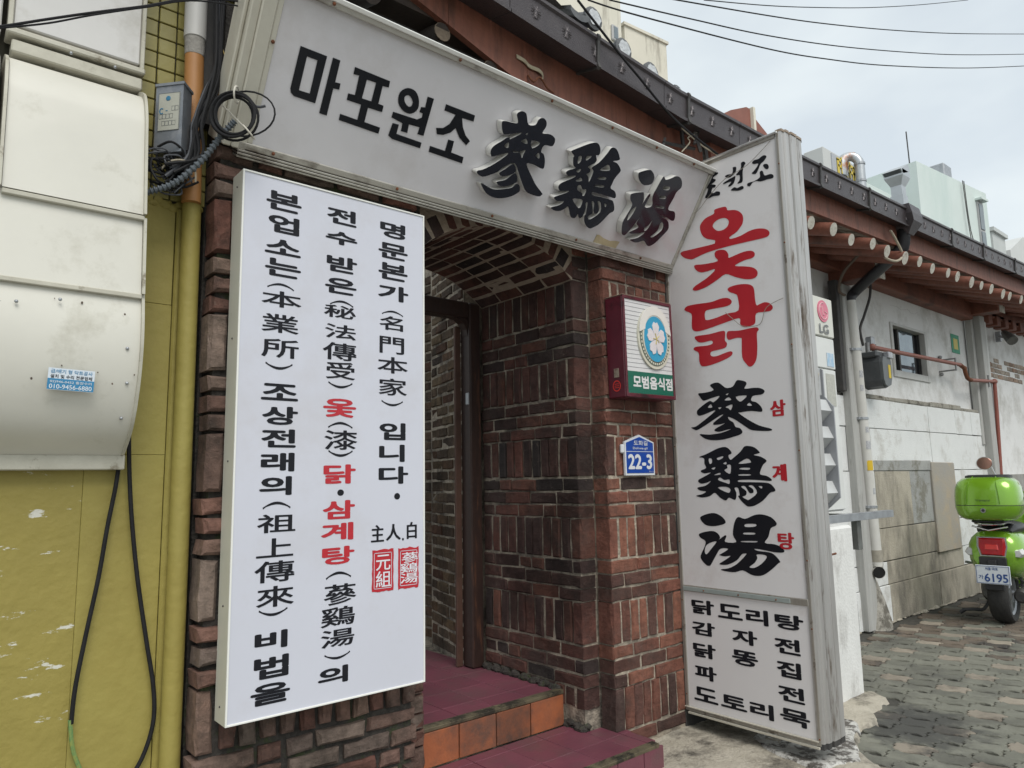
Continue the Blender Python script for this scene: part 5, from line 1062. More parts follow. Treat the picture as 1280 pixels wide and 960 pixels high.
Q().cbox((6.63, .437, 1.312), (7.95, .455, 1.42), .01, .006).obj('cement_patch', grey_s, ww)
Q().cbox((7.93, .425, .50), (8.55, .452, 1.40), .008, .006).obj('cement_patch', mat('patch_grey', (.30, .29, .27), (.36, .31, .24), 3, .85, .3, 60, third=(.42, .33, .22), t_at=.62, t_scale=3.5, t_soft=.1), ww)
b = Q(); rg = random.Random(8)
for i in range(90): x = 3.5+i*.07+rg.uniform(-.03, .03); b.sphere((x, .435+rg.uniform(0, .02), -.002), rg.uniform(.008, .035), 6, 4, (rg.uniform(1.2, 3), 1.2, rg.uniform(.3, .8)))
b.obj('base_mortar', conc, ww, True)
for a, c, zz in ((7.5, 8.2, 2.98),):
    pts = [(a+(c-a)*t/8, .518, zz+.012*math.sin(t*1.7)+.010*math.sin(t*4.1)) for t in range(9)]; Q().tube(pts, .0009, 4).obj('plaster_crack', mat('crack', (.30, .29, .27)), ww)
# window
wn = Q(); wx0, wx1, wz0, wz1 = 7.44, 8.36, 2.245, 2.80
for q in ((wx0, wz0, wx0+.05, wz1), (wx1-.06, wz0, wx1, wz1), (wx0+.05, wz1-.03, wx1-.06, wz1), (wx0+.05, wz0, wx1-.06, wz0+.07)): wn.cbox((q[0], .505, q[1]), (q[2], .60, q[3]), .004)
wo_ = wn.obj('window', mat('window_frame', (.52, .52, .5), (.44, .43, .41), 8, .5), ww)
MBw = Q(); MBw.box((wx0+.05, .585, wz0+.07), (wx1-.06, .60, wz1-.03)); MBw.obj('pane', mat('dark_glass', (.012, .012, .014), (.02, .02, .024), 5, .06, spec=.8), wo_)
wo_.children[0].location = (0, 0, 0)
b = Q(); b.box((7.78, .570, wz0+.075), (8.14, .584, wz1-.035)); b.obj('pane', mat('sky_glass', (.10, .14, .18), (.2, .24, .27), 8, .05, spec=1, metal=.6), wo_)
b = Q(); b.cbox((wx1-.075, .56, wz0+.07), (wx1-.06, .59, wz1-.03), .002); b.cbox((7.74, .565, wz0+.07), (7.775, .59, wz1-.03), .002); b.obj('sash', steel_dark, wo_)
# beams and posts
bm_z = (7.051, 0.420, 3.045)[2]
b = Q(); b.cbox((4.7, .40, 3.08), (9.55, .53, 3.30), .008); b.obj('wall_beam', redwood_h, ww)
b = Q(); b.cbox((9.75, .40, 3.20), (14, .53, 3.46), .008); b.obj('wall_beam', redwood_h, ww)
for x, z in ((6.32, 2.98), (9.60, 3.13)):
    Q().cbox((x-.10, .12, z), (x+.10, .60, z+.28), .008).obj('beam_end', redwood_h, ww)
    Q().cbox((x-.085, .108, z-.015), (x+.085, .119, z+.24), .003).obj('beam_end_cap', endwhite, ww)
postm = mat('painted_post', (.44, .44, .42), (.32, .315, .30), 5, .7, .2, 40, stretch=(5, 5, .4), third=(.22, .21, .195), t_at=.64, t_scale=5, t_stretch=(3, 3, .4))
Q().cbox((6.16, .375, 0), (6.34, .45, 2.95), .008).obj('post', postm, ww); Q().cbox((6.09, .40, 2.0), (6.15, .47, 2.98), .004).obj('post', steel_dark, ww)
Q().cbox((9.64, .36, 0), (9.80, .50, 3.14), .006).obj('post', postm, ww); Q().cbox((9.81, .39, 0), (9.95, .50, 3.10), .006).obj('post', mat('post_white', (.55, .55, .53), (.45, .45, .43), 6, .6), ww); Q().cbox((9.56, .43, 1.6), (9.63, .50, 3.14), .006).obj('post', postm, ww)
brick_pale = brickmat('brick_washed', [(.36, .27, .21), (.42, .36, .30), (.34, .20, .13), (.40, .33, .27)], (.34, .32, .28), .5, (.5, .48, .44))
# next house along the lane
w2 = thing('plastered_wall', 'far white wall with an exposed brick band and brown block cornice behind the scooter', 'wall', (12, .7, 0)); Q2 = W(w2)
Q2().box((9.96, .52, 0), (24, .9, 3.4)).obj('plaster', mat('white_plaster', 0), w2)
it = []
random.seed(21)
for r in range(4):
    for i in range(22):
        if random.random() < .85: it.append((brick_mesh(.19, .057, .03, brick_pale, random.randrange(4)), Matrix.Translation((10.15+i*.205+(r % 2)*.1, .513, 2.50+r*.068))))
for me, M in it: link('brick', me, w2, None, Matrix.Translation(-Vector(w2.location)) @ M)
Q2().box((9.98, .46, 0), (24, .519, 1.25)).obj('plinth', mat('plinth_grey', (.33, .33, .31), (.2, .19, .17), 5, .9, .4, third=(.42, .4, .36), t_at=.6, t_scale=3), w2)
for i in range(24): x = 10.05+i*.32; Q2().cbox((x, .38, 3.10+.012*i), (x+.14, .56, 3.22+.012*i), .006).obj('cornice_block', redwood_h, w2)
Q2().cbox((9.97, .40, 3.22), (18, .56, 3.26), .004).obj('cornice_board', redwood_h, w2)
# security lamp on the far wall
lf = thing('wall_lamp', 'small grey spot lamp on a bracket under the far eave', 'lamp', (10.689, 0.480, 3.025)); Wl = W(lf)
Wl().cbox((10.702, 0.500, 2.946), (10.659, 0.440, 3.078), .004).obj('back_plate', galv, lf)
Wl().tube([(10.601, 0.440, 2.998), (10.463, 0.360, 2.969), (10.524, 0.340, 2.993)], .018, 8).obj('arm', galv, lf, True)
Wl().tube([(10.513, 0.360, 3.026), (10.334, 0.260, 2.927), (10.292, 0.220, 2.876)], [.035, .06, .062], 12).obj('lamp_head', mat('lamp_grey', (.2, .2, .19), (.12, .12, .11), 20, .5, metal=.4), lf, True)
# drain pipe with stickers
wp = thing('drain_pipe', 'white plastic drain pipe with clamps and small stickers beside the gas meter', 'drain pipe', (6.410, 0.380, 0.529)); Dp = W(wp)
pa, pb = Vector((6.262, 0.360, 2.805)), Vector((6.350, 0.360, 0.622)); pt = lambda t: pa+(pb-pa)*t
pvc_w = mat('pipe_white', (.60, .59, .56), (.52, .51, .47), 6, .5, .05, third=(.32, .24, .17), t_at=.67, t_scale=5, t_stretch=(1, 1, .4), t_soft=.06)
Dp().tube([pt(0), pt(.5), pt(1)], [.044, .045, .046], 18).obj('pipe', pvc_w, wp, True)
Dp().tube([pt(.985), pt(1.03)], .051, 18).obj('socket', mat('pipe_beige', (.36, .33, .27), (.26, .24, .2), 20, .7), wp, True)
el = Vector((6.311, 0.330, 0.470)); od = Vector((-.72, -.62, -.12)).normalized(); Dp().tube([pt(1.02), pt(1.02)+Vector((0, 0, -.05)), el-od*.07, el], .050, 18, cap=False).obj('outlet_elbow', pvc_w, wp, True)
Dp().tube([el-od*.006, el-od*.004], .047, 18).obj('outlet_mouth', mat('void_black', (.004, .004, .004)), wp)
for t in (.20, .475, .82):
    p = pt(t); b = Dp(); b.tube([p+Vector((0, 0, -.010)), p+Vector((0, 0, .010))], .050, 18); b.cbox((p.x-.075, p.y-.01, p.z-.012), (p.x-.045, p.y+.10, p.z+.012), .002); b.cbox((p.x+.045, p.y-.02, p.z-.010), (p.x+.072, p.y+.008, p.z+.010), .002); b.obj('pipe_clamp', galv, wp)
def wrap(t, h, mt, a0=200, a1=290, lines=None):
    p = pt(t); ring = []; n = 10
    vs = [(p.x+.0465*math.cos(R(a0+(a1-a0)*i/n)), p.y+.0465*math.sin(R(a0+(a1-a0)*i/n)), p.z+s*h/2+(pb-pa).z*0) for s in (-1, 1) for i in range(n+1)]
    b = Dp(); b.add(vs, [(i, i+1, n+2+i, n+1+i) for i in range(n)]); b.obj('sticker', mt, wp)
wrap(.66, .085, mat('sticker_yellow', (.62, .42, .02), (.6, .4, .02), 5), 205, 280)
for t, h, a0, a1 in ((.355, .05, 215, 250), (.58, .07, 215, 275), (.52, .05, 225, 265), (.30, .06, 220, 262), (.76, .05, 240, 275)): wrap(t, h, mat('sticker_print', (.16, .17, .2), (.62, .62, .62), 120, .6), a0, a1)
mound = MB(); c_ = Vector((6.418, 0.388, 0.000)); rings = []
for k, (r, z) in enumerate(((.25, -.02), (.22, .06), (.16, .22), (.10, .36), (.07, .42))): rings.append([(c_.x-.02+r*.75*math.cos(t*math.pi/6)*(1+.12*math.sin(t*5+k)), c_.y+.06+r*.55*math.sin(t*math.pi/6)*(1+.12*math.cos(t*3+k)), z) for t in range(12)])
mound.loft(rings); o = tag(mound.obj('mortar_mound', mat('mound', (.42, .40, .36), (.25, .235, .2), 14, .95, 1, 40, third=(.13, .12, .1), t_at=.55, t_scale=7), None, True), 'rough mortar mound at the foot of the white drain pipe', 'mortar mound')
# gas meter and pipe
gm = thing('gas_meter', 'dark grey gas meter with a yellow label beside the drain pipe', 'gas meter', (6.644, 0.380, 2.227)); c = Vector(gm.location)
prof = [(a*.78, z*.88) for a, z in ((-.115, -.13), (-.08, -.185), (.0, -.205), (.085, -.18), (.12, -.11), (.13, .06), (.10, .12), (-.09, .12), (-.12, .06))]
MB().prism(prof, -.10, .06).obj('meter_body', mat('meter_dark', (.06, .065, .07), (.09, .095, .1), 14, .5, .1), gm)
MB().prism([(a*.93, z*.93) for a, z in prof], -.125, -.1).obj('meter_front', mat('meter_front', (.13, .14, .145), (.1, .11, .115), 14, .5, .1), gm)
MB().cbox((-.115, -.09, .10), (.11, .06, .15), .01).obj('meter_top', mat('meter_dark', 0), gm)
MB().cbox((.02, -.14, .09), (.11, -.09, .15), .006).obj('counter_window', mat('counter', (.45, .47, .5), (.2, .2, .22), 60, .2), gm)
MB().box((.02, -.128, -.09), (.065, -.1255, .03)).obj('meter_label', mat('label_yellow', (.58, .42, .03)), gm)
for x in (-.07, .07): MB().tube([(x, 0, .14), (x, 0, .24)], .020, 10).obj('meter_pipe', mat('valve_grey', (.3, .3, .3), (.2, .2, .2), 20, .5, metal=.5), gm, True)
MB().cbox((-.04, -.03, .19), (.03, .03, .30), .008).obj('valve', galv, gm)
pinkp = mat('gas_pipe_paint', (.30, .125, .095), (.24, .09, .07), 14, .55, .1)
gp = thing('gas_pipe', 'pinkish brown gas pipe crossing the small window and turning down on the far wall', 'gas pipe', (6.653, 0.360, 2.431)); Wg = W(gp)
p1_, p2_, p3_, p4_, p5_, p6_ = (Vector(q) for q in ((6.620, 0.360, 2.428), (8.824, 0.360, 2.465), (9.010, 0.360, 2.337), (9.932, 0.360, 2.360), (9.900, 0.360, 1.992), (9.743, 0.360, 0.826)))
Wg().tube([p1_, p2_], .020, 10).obj('pipe', pinkp, gp, True)
Wg().tube(catmull([p2_, p2_+Vector((.14, 0, -.03)), p3_+Vector((-.06, 0, .10)), p3_, p3_+Vector((.12, 0, -.02))], 4), .022, 10).obj('bent_pipe', rust, gp, True)
Wg().tube([p3_+Vector((.1, 0, -.02)), p4_], .020, 10).obj('pipe', pinkp, gp, True); Wg().tube([p4_, p5_, p6_], .022, 10).obj('pipe', mat('gas_pipe_red', (.26, .07, .05), (.2, .06, .04), 14, .55), gp, True)
for p in (p1_, p4_): Wg().sphere(p, .034, 10, 7).obj('elbow', pinkp, gp, True)
for p in (p1_+(p2_-p1_)*.93, p3_+(p4_-p3_)*.75): b = Wg(); b.cbox((p.x-.012, .36, p.z+.05), (p.x+.012, .52, p.z+.065), .002); b.cbox((p.x-.012, .36, p.z-.075), (p.x+.012, .52, p.z-.06), .002); b.cbox((p.x-.012, .345, p.z-.075), (p.x+.012, .36, p.z+.065), .002); b.sphere((p.x, .50, p.z+.09), .022, 8, 5); b.sphere((p.x, .50, p.z-.1), .022, 8, 5); b.obj('pipe_bracket', mat('valve_grey', 0), gp)
cable('meter_cable', 'dark cable running from the eave down to the gas meter', [(6.703, 0.360, 3.037), (6.659, 0.360, 2.894), (6.533, 0.370, 2.706), (6.428, 0.370, 2.568), (6.465, 0.370, 2.427)], .012, steel_dark)
cable('meter_cable', 'cream cable looping under the gutter outlet', [(5.741, -0.100, 3.112), (5.814, -0.100, 3.041), (5.827, -0.150, 2.972), (5.879, -0.200, 2.956), (5.986, -0.200, 3.029), (5.885, -0.200, 3.127), (5.793, -0.200, 3.186)], .010, mat('wire_cream', 0))
cable('meter_cable', 'brown cable hanging in a bow from the eave beside the grey post', [(5.749, 0.000, 3.074), (5.807, 0.100, 3.031), (5.842, 0.200, 2.967), (5.959, 0.300, 2.914), (5.996, 0.330, 2.843), (6.095, 0.330, 2.823)], .012, mat('cable_brown', (.10, .07, .05)))
gs = thing('wall_sticker', 'green framed notice with a yellow centre on the white plaster', 'sticker', (9.238, 0.517, 2.768)); 
MB().box((-.125, -.003, -.11), (.125, 0, .11)).obj('green_sheet', mat('notice_green', (.02, .25, .14), (.10, .33, .22), 30, .6), gs)
MB().box((-.065, -.006, -.065), (.065, -.003, .06)).obj('yellow_sheet', mat('notice_yellow', (.62, .52, .16)), gs)
# ================================================================== AIR CONDITIONER ON THE WHITE BLOCK
bl = tag(MB().cbox((3.43, -.35, -.03), (4.415, .40, .985), .015, .006).obj('wall_buttress', mat('buttress_white', (.72, .72, .70), (.64, .64, .62), 5, .8, .3, 60, stretch=(2, 2, .5), third=(.42, .41, .39), t_at=.62, t_scale=5, t_soft=.08, t_stretch=(1, 1, .5))), 'white painted masonry block carrying the air conditioner beside the blade sign', 'masonry block')
ac = thing('air_conditioner', 'tall pale grey outdoor air conditioner with a round pink logo on the white block', 'air conditioner', (4.3, 0, 1.05)); Ac = W(ac)
acm = mat('unit_grey', (.66, .67, .65), (.61, .62, .60), 5, .45, .02, third=(.45, .45, .42), t_at=.7, t_scale=4); acd = mat('unit_dark', (.30, .31, .33), (.26, .27, .29), 9, .5)
Ac().cbox((3.75, -.18, 1.06), (4.70, .16, 2.44), .008).obj('case', acm, ac)
Ac().cbox((4.40, -.20, 2.195), (4.705, -.175, 2.46), .006).obj('logo_panel', mat('panel_cream', (.62, .62, .56), (.57, .57, .52), 4, .45), ac)
Ac().cbox((4.405, -.195, 1.985), (4.70, -.178, 2.188), .004).obj('service_panel', acm, ac); Ac().cbox((4.41, -.192, 1.07), (4.70, -.178, 1.978), .004).obj('service_panel', acm, ac)
b = Ac()
for i in range(26): b.cbox((4.355, -.186, 1.66+i*.028), (4.375, -.17, 1.676+i*.028), .002)
b.obj('vent_holes', mat('void_black', (.004, .004, .004)), ac)
pink = mat('logo_pink', (.62, .17, .24), (.58, .15, .22), 5, .4); greyl = mat('logo_grey', (.16, .165, .17))
lx, lz, lr = 4.566, 2.365, .072
b = Ac(); b.prism([(lx+lr*math.cos(t*math.pi/16), lz+lr*1.02*math.sin(t*math.pi/16)) for t in range(32)], -.205, -.199); b.obj('logo_disc', pink, ac)
b = Ac(); lp_ = mat('logo_pale', (.70, .42, .45))
b.tube([(lx+.055*math.cos(R(a)), -.2055, lz+.055*math.sin(R(a))) for a in range(80, 365, 15)]+[(lx+.015, -.2055, lz)], .0035, 5); b.tube([(lx-.008, -.2055, lz+.03), (lx-.008, -.2055, lz-.025), (lx+.012, -.2055, lz-.025)], .0035, 5); b.sphere((lx-.028, -.2055, lz+.025), .008, 8, 5, (1, .2, 1)); b.obj('logo_lines', lp_, ac)
b = Ac(); put_text(b, 'LG', lx-.065, lx+.055, 2.245, .060, -.2065, .03); b.obj('lettering', greyl, ac)
Ac().box((4.585, -.198, 2.00), (4.675, -.196, 2.09)).obj('paper_label', mat('label_pale', (.55, .6, .65), (.2, .42, .62), 24, .6), ac)
Ac().box((4.56, -.195, 1.74), (4.675, -.193, 1.95)).obj('rating_plate', mat('rating', (.50, .50, .44), (.36, .36, .33), 90, .6), ac)
# air guide with slanted louvres
lvx0, lvx1 = 3.62, 4.235
for i in range(4):
    z = 1.112+i*.162
    b = Ac(); b.add([(lvx0, -.19, z+.15), (lvx1, -.19, z+.15), (lvx1, -.34, z+.145), (lvx0, -.34, z+.145), (lvx0, -.37, z+.075), (lvx1, -.37, z+.075), (lvx1, -.31, z+.015), (lvx0, -.31, z+.015), (lvx0, -.30, z+.012), (lvx1, -.30, z+.012), (lvx1, -.35, z+.075), (lvx0, -.35, z+.075)],
        [(0, 1, 2, 3), (3, 2, 5, 4), (4, 5, 6, 7), (7, 6, 9, 8), (8, 9, 10, 11)]); b.obj('louvre', mat('louvre_grey', (.52, .53, .53), (.47, .48, .48), 8, .4), ac)
b = Ac(); b.prism([(-.19, 1.09), (-.30, 1.09), (-.38, 1.16), (-.38, 1.70), (-.33, 1.765), (-.33, 1.93), (-.28, 1.955), (-.19, 1.955)], lvx1, lvx1+.012, 'x'); b.obj('guide_side', acd, ac)
Ac().cbox((lvx0, -.32, 1.765), (lvx1, -.20, 1.945), .01).obj('guide_top', mat('guide_grey', (.42, .43, .43), (.38, .39, .39), 8, .45), ac)
b = Ac(); b.tube([(4.09, -.325, 1.80), (4.17, -.325, 1.90)], .018, 8); b.obj('guide_slot', endwhite, ac)
br = thing('steel_bracket', 'galvanised steel angle bar under the air conditioner reaching past the drain pipe', 'bracket', (4.9, -.2, 1.03)); Wb = W(br)
b = Wb(); b.cbox((3.9, -.24, 1.035), (5.30, -.195, 1.042), .001); b.cbox((3.9, -.24, .995), (5.30, -.235, 1.035), .001); b.obj('angle_bar', galv, br)
b = Wb(); b.cbox((4.84, -.19, .80), (4.90, -.15, 1.034), .002); b.cbox((4.86, -.15, 1.0), (4.90, .44, 1.03), .002); b.obj('strut', mat('strut_dark', (.2, .21, .2), (.14, .14, .13), 14, .6, metal=.5), br)
b = Wb(); b.cbox((3.98, -.362, .78), (4.10, -.351, .88), .003); b.tube([(4.08, -.37, .84), (4.13, -.38, .845)], .006, 6); b.tube([(4.0, -.36, .80), (3.98, -.375, .72), (4.02, -.375, .64), (3.99, -.37, .56)], .007, 6); b.obj('rusty_plate', rust, br)
# ================================================================== SCOOTER
green = mat('scooter_green', (.19, .40, .018), (.21, .43, .022), 3, .24, metal=.35, coat=1, spec=.6); chrome = mat('chrome', (.7, .7, .7), (.6, .6, .6), 5, .12, metal=1)
plastic = mat('black_plastic', (.018, .018, .02), (.03, .03, .032), 20, .45); tyre = mat('tyre', (.02, .02, .02), (.035, .034, .032), 30, .85, .5, 90)
sx_, sy_ = 7.36, -.255
sm = thing('scooter', 'bright green motor scooter with a round top case parked along the lane', 'scooter', (sx_, sy_, 0)); sm.rotation_euler = (0, 0, R(4))
def ring(x, z0, z1, w_, n=20, p=2.5, zc=None):
    """superellipse cross-section at x; local axes x forward, y left, z up"""
    zc = (z0+z1)/2; out = []
    for i in range(n):
        t = 2*math.pi*i/n; c, s = math.cos(t), math.sin(t)
        out.append((x, w_/2*math.copysign(abs(c)**(2/p), c), zc+(z1-z0)/2*math.copysign(abs(s)**(2/p), s)))
    return out
def wheel(x, yc=0):
    R1, wd = .245, .125; rings = []
    b = MB(); prof = [(-.50, .70), (-.62, .80), (-.60, .90), (-.45, .965), (-.2, .995), (.2, .995), (.45, .965), (.60, .90), (.62, .80), (.50, .70)]
    N_ = 40
    rings = [[(x+R1*r*math.cos(2*math.pi*q/N_), yc+wd*y, R1+R1*r*math.sin(2*math.pi*q/N_)) for y, r in prof] for q in range(N_+1)]
    b.loft(rings, cap=False); tr = b.obj('tyre', tyre, sm, True)
    b = MB(); rings = [[(x+R1*r*math.cos(2*math.pi*q/30), yc+wd*y, R1+R1*r*math.sin(2*math.pi*q/30)) for y, r in ((-.48, .70), (-.40, .62), (-.2, .58), (.2, .58), (.40, .62), (.48, .70))] for q in range(31)]
    b.loft(rings, cap=False); b.tube([(x, yc-.05, R1), (x, yc+.05, R1)], .05, 14)
    for k in range(5): a = k*2*math.pi/5; b.tube([(x+.04*math.cos(a), yc-.03, R1+.04*math.sin(a)), (x+.15*math.cos(a), yc-.035, R1+.15*math.sin(a))], .018, 6)
    b.obj('rim', galv, tr, True)
wheel(.0); wheel(1.33)
# rear bodywork
b = MB(); b.loft([ring(*q) for q in ((-.235, .56, .66, .20), (-.225, .47, .73, .30), (-.17, .42, .79, .385), (-.05, .38, .80, .43), (.12, .34, .80, .45), (.30, .33, .78, .44), (.46, .36, .76, .36), (.52, .42, .70, .26))]); b.obj('rear_body', green, sm, True)
b = MB(); b.loft([ring(*q) for q in ((-.10, .76, .80, .26), (.0, .75, .845, .31), (.3, .74, .855, .32), (.55, .73, .82, .26), (.62, .74, .79, .16))]); b.obj('seat', plastic, sm, True)
b = MB(); b.loft([ring(*q) for q in ((.5, .24, .32, .34), (.9, .24, .32, .36), (1.0, .25, .36, .40))]); b.obj('floorboard', green, sm, True)
b = MB(); b.loft([[(.95+.25*(z-.3)*.5+.03*abs(y)/w_, y, z) for y in [w_*(-1+2*i/8) for i in range(9)]]+[(.99+.25*(z-.3)*.5, y, z) for y in [w_*(1-2*i/8) for i in range(9)]] for z, w_ in ((.28, .20), (.5, .26), (.75, .25), (.92, .16), (.98, .08))]); b.obj('leg_shield', green, sm, True)
b = MB(); b.loft([ring(*q) for q in ((1.10, .40, .52, .14), (1.2, .42, .56, .20), (1.36, .42, .57, .2), (1.5, .36, .46, .14))]); b.obj('front_fender', green, sm, True)
b = MB(); b.loft([ring(*q) for q in ((.93, .98, 1.06, .20), (1.0, .95, 1.10, .26), (1.12, .96, 1.09, .2))]); b.obj('handlebar_cover', green, sm, True)
for s in (-1, 1): b = MB(); b.tube([(.98, s*.1, 1.03), (.93, s*.34, 1.04)], .018, 8); b.obj('handgrip', plastic, sm, True)
# rear lights and plate
red_l = mat('tail_light', (.42, .006, .012), (.30, .004, .01), 14, .08, coat=1); clearl = mat('indicator_clear', (.62, .62, .60), (.5, .5, .5), 30, .08, coat=1)
b = MB(); b.loft([[(x, y*k, .662+z*k) for y, z in ((-.095, .07), (.095, .07), (.10, .0), (.082, -.075), (-.082, -.075), (-.10, .0))] for x, k in ((-.21, 1.05), (-.245, 1), (-.258, .86))]); b.obj('tail_light', red_l, sm, True); b = MB(); b.loft([[(x, y*k, .655+z*k) for y, z in ((-.05, .025), (.05, .025), (.055, -.02), (-.055, -.02))] for x, k in ((-.255, 1.0), (-.262, .8))]); b.obj('lamp_core', mat('lens_bright', (.70, .06, .05), (.6, .03, .03), 14, .08, coat=1), sm)
b = MB(); b.loft([[(x, y*k, .662+z*k) for y, z in ((-.095, .07), (.095, .07), (.10, .0), (.082, -.075), (-.082, -.075), (-.10, .0))] for x, k in ((-.20, 1.14), (-.236, 1.12))]); b.obj('light_surround', chrome, sm)
for s in (-1, 1):
    b = MB(); b.loft([[(x, s*(.168+y*k), .605+z*k) for y, z in ((-.035, .03), (.025, .035), (.045, .0), (.02, -.028), (-.035, -.028))] for x, k in ((-.14, 1.2), (-.200, 1.05), (-.215, .8))]); b.obj('indicator', clearl, sm, True)
MB().cbox((-.262, -.10, .50), (-.24, .10, .575), .006).obj('plate_holder', plastic, sm)
pl_ = MB(); pl_.cbox((-.300, -.125, .355), (-.292, .125, .510), .003); po_ = pl_.obj('number_plate', mat('plate_pale', (.60, .64, .68)), sm)
b = MB(); b.cbox((-.292, -.03, .42), (-.24, .03, .55), .004); b.obj('plate_bracket', plastic, sm)
blue_p = mat('plate_ink', (.015, .06, .22))
b = MB(); b.M = Matrix(((0, 1, 0, -.302), (-1, 0, 0, 0), (0, 0, 1, 0), (0, 0, 0, 1)))
put_text(b, '서울 마포', -.052, .040, .482, .026, 0, .02); put_text(b, '가', -.105, -.070, .410, .034, 0, .02); put_text(b, '6195', -.060, .105, .408, .066, 0, .03)
for q in ((-.119, .361, .119, .364), (-.119, .501, .119, .504), (-.119, .361, -.116, .504), (.116, .361, .119, .504)): b.box((q[0], -.0006, q[1]), (q[2], .0004, q[3]))
b.obj('lettering', blue_p, po_)
# rack and top case
b = MB()
for s in (-1, 1): b.tube(catmull([(.12, s*.11, .80), (.0, s*.115, .845), (-.14, s*.11, .86), (-.26, s*.10, .855), (-.30, s*.04, .85)], 4), .010, 7)
b.tube([(-.30, -.04, .85), (-.30, .04, .85)], .010, 7); b.tube([(-.02, -.115, .85), (-.02, .115, .85)], .009, 7); b.tube([(-.24, -.13, .83), (-.29, 0, .80), (-.24, .13, .83)], .008, 7); b.obj('luggage_rack', chrome, sm, True)
MB().cbox((-.30, -.12, .862), (.08, .12, .885), .01).obj('case_base', plastic, sm)
cz0 = .885
def case_ring(z, sc, bx=0): 
    out = []; n = 28
    for i in range(n):
        t = 2*math.pi*i/n; c, s = math.cos(t), math.sin(t); x = math.copysign(abs(c)**.62, c)*.215*sc; y = math.copysign(abs(s)**.62, s)*.245*sc
        out.append((-.17+bx+x, y, z))
    return out
b = MB(); b.loft([case_ring(z, s) for z, s in ((.0+cz0, .72), (.02+cz0, .86), (.05+cz0, .95), (.10+cz0, .995), (.122+cz0, 1.0))]); b.obj('case_tub', green, sm, True)
b = MB(); b.loft([case_ring(z, s) for z, s in ((.122+cz0, .985), (.128+cz0, .985))]); b.obj('case_seal', plastic, sm)
b = MB(); b.loft([case_ring(z, s, bb) for z, s, bb in ((.128+cz0, 1.0, 0), (.20+cz0, .995, 0), (.27+cz0, .965, .005), (.32+cz0, .89, .012), (.35+cz0, .76, .02), (.365+cz0, .5, .03), (.367+cz0, .1, .03))]); lid = b.obj('case_lid', green, sm, True)
b = MB(); b.loft([case_ring(z, s, .06) for z, s in ((.34+cz0, .70), (.374+cz0, .68), (.382+cz0, .58))]); b.obj('back_pad', plastic, sm, True)
for s in (-1, 1):
    b = MB(); b.tube(catmull([(-.38, s*.12, .14+cz0), (-.378, s*.115, .22+cz0), (-.35, s*.10, .31+cz0), (-.26, s*.085, .366+cz0)], 5), .0045, 6); b.obj('lid_crease', mat('green_deep', (.12, .27, .012), (.12, .27, .012), 3, .3), lid, True)
b = MB(); b.tube([(-.385, 0, .085+cz0), (-.398, 0, .085+cz0)], .020, 16); b.obj('lock_ring', chrome, sm, True); b = MB(); b.tube([(-.395, 0, .085+cz0), (-.401, 0, .085+cz0)], .012, 12); b.obj('keyhole', plastic, sm, True)
b = MB(); b.M = Matrix(((0, 1, 0, -.3885), (-1, 0, 0, 0), (0, 0, 1, 0), (0, 0, 0, 1))); put_text(b, 'Vespa', -.055, .055, .168+cz0, .020, 0, .02); b.obj('badge', mat('badge_dark', (.05, .09, .03)), sm)
# mirrors, shock, stand, exhaust, splash guard
b = MB()
for s, pts in ((1, [(.98, .10, 1.08), (.96, .16, 1.22), (.94, .20, 1.34)]), (-1, [(.98, -.15, 1.08), (.96, -.22, 1.2), (.95, -.30, 1.32)])):
    b = MB(); b.tube(catmull(pts, 5), .008, 7); b.obj('mirror_stem', chrome, sm, True)
    c = Vector(pts[-1])+Vector((-.01, s*.05, .035)); b = MB(); n = 20
    b.loft([[(c.x+dx, c.y+r*1.1*math.cos(t*2*math.pi/n), c.z+r*math.sin(t*2*math.pi/n)) for t in range(n)] for dx, r in ((.03, .035), (.012, .062), (-.004, .065))]); b.obj('mirror_shell', chrome, sm, True)
    b = MB(); b.loft([[(c.x+dx, c.y+r*1.1*math.cos(t*2*math.pi/n), c.z+r*math.sin(t*2*math.pi/n)) for t in range(n)] for dx, r in ((-.005, .060), (-.007, .058))]); b.obj('mirror_glass', mat('mirror_glass', (.45, .25, .2), (.3, .2, .17), 6, .08, metal=.9), sm)
b = MB(); rings = []
for i in range(25): t = i/24*9*math.pi; rings.append((.08-.03*i/24, -.125+.022*math.cos(t), .26+.26*i/24+.0))
b.tube(rings, .007, 6); b.tube([(.09, -.125, .24), (.05, -.125, .55)], .012, 8); b.obj('shock_absorber', steel_dark, sm, True)
b = MB(); b.loft([ring(*q) for q in ((-.02, .20, .32, .10), (.05, .16, .38, .16), (.3, .17, .40, .2), (.5, .2, .36, .16))]); o = b.obj('engine', mat('engine_grey', (.10, .10, .10), (.16, .16, .155), 14, .5, metal=.5), sm, True); o.location = (0, .10, 0)
b = MB(); b.loft([[(x, -.15+.055*k*math.cos(t*math.pi/6), .25+.06*k*math.sin(t*math.pi/6)) for t in range(12)] for x, k in ((-.14, .7), (-.12, 1), (.18, 1), (.26, .5))]); b.obj('silencer', steel_dark, sm, True)
b = MB(); b.tube(catmull([(.10, .11, .22), (.0, .16, .10), (-.05, .24, .095), (-.07, .31, .085)], 4), .014, 8); b.tube([(-.06, .29, .09), (-.075, .33, .06)], .018, 6); b.obj('side_stand', plastic, sm, True)
b = MB(); b.tube([(-.10, .19, .50), (-.13, .235, .51)], .012, 6); b.obj('passenger_peg', galv, sm, True)
MB().cbox((-.275, -.07, .30), (-.25, .07, .50), .008).obj('splash_guard', plastic, sm)
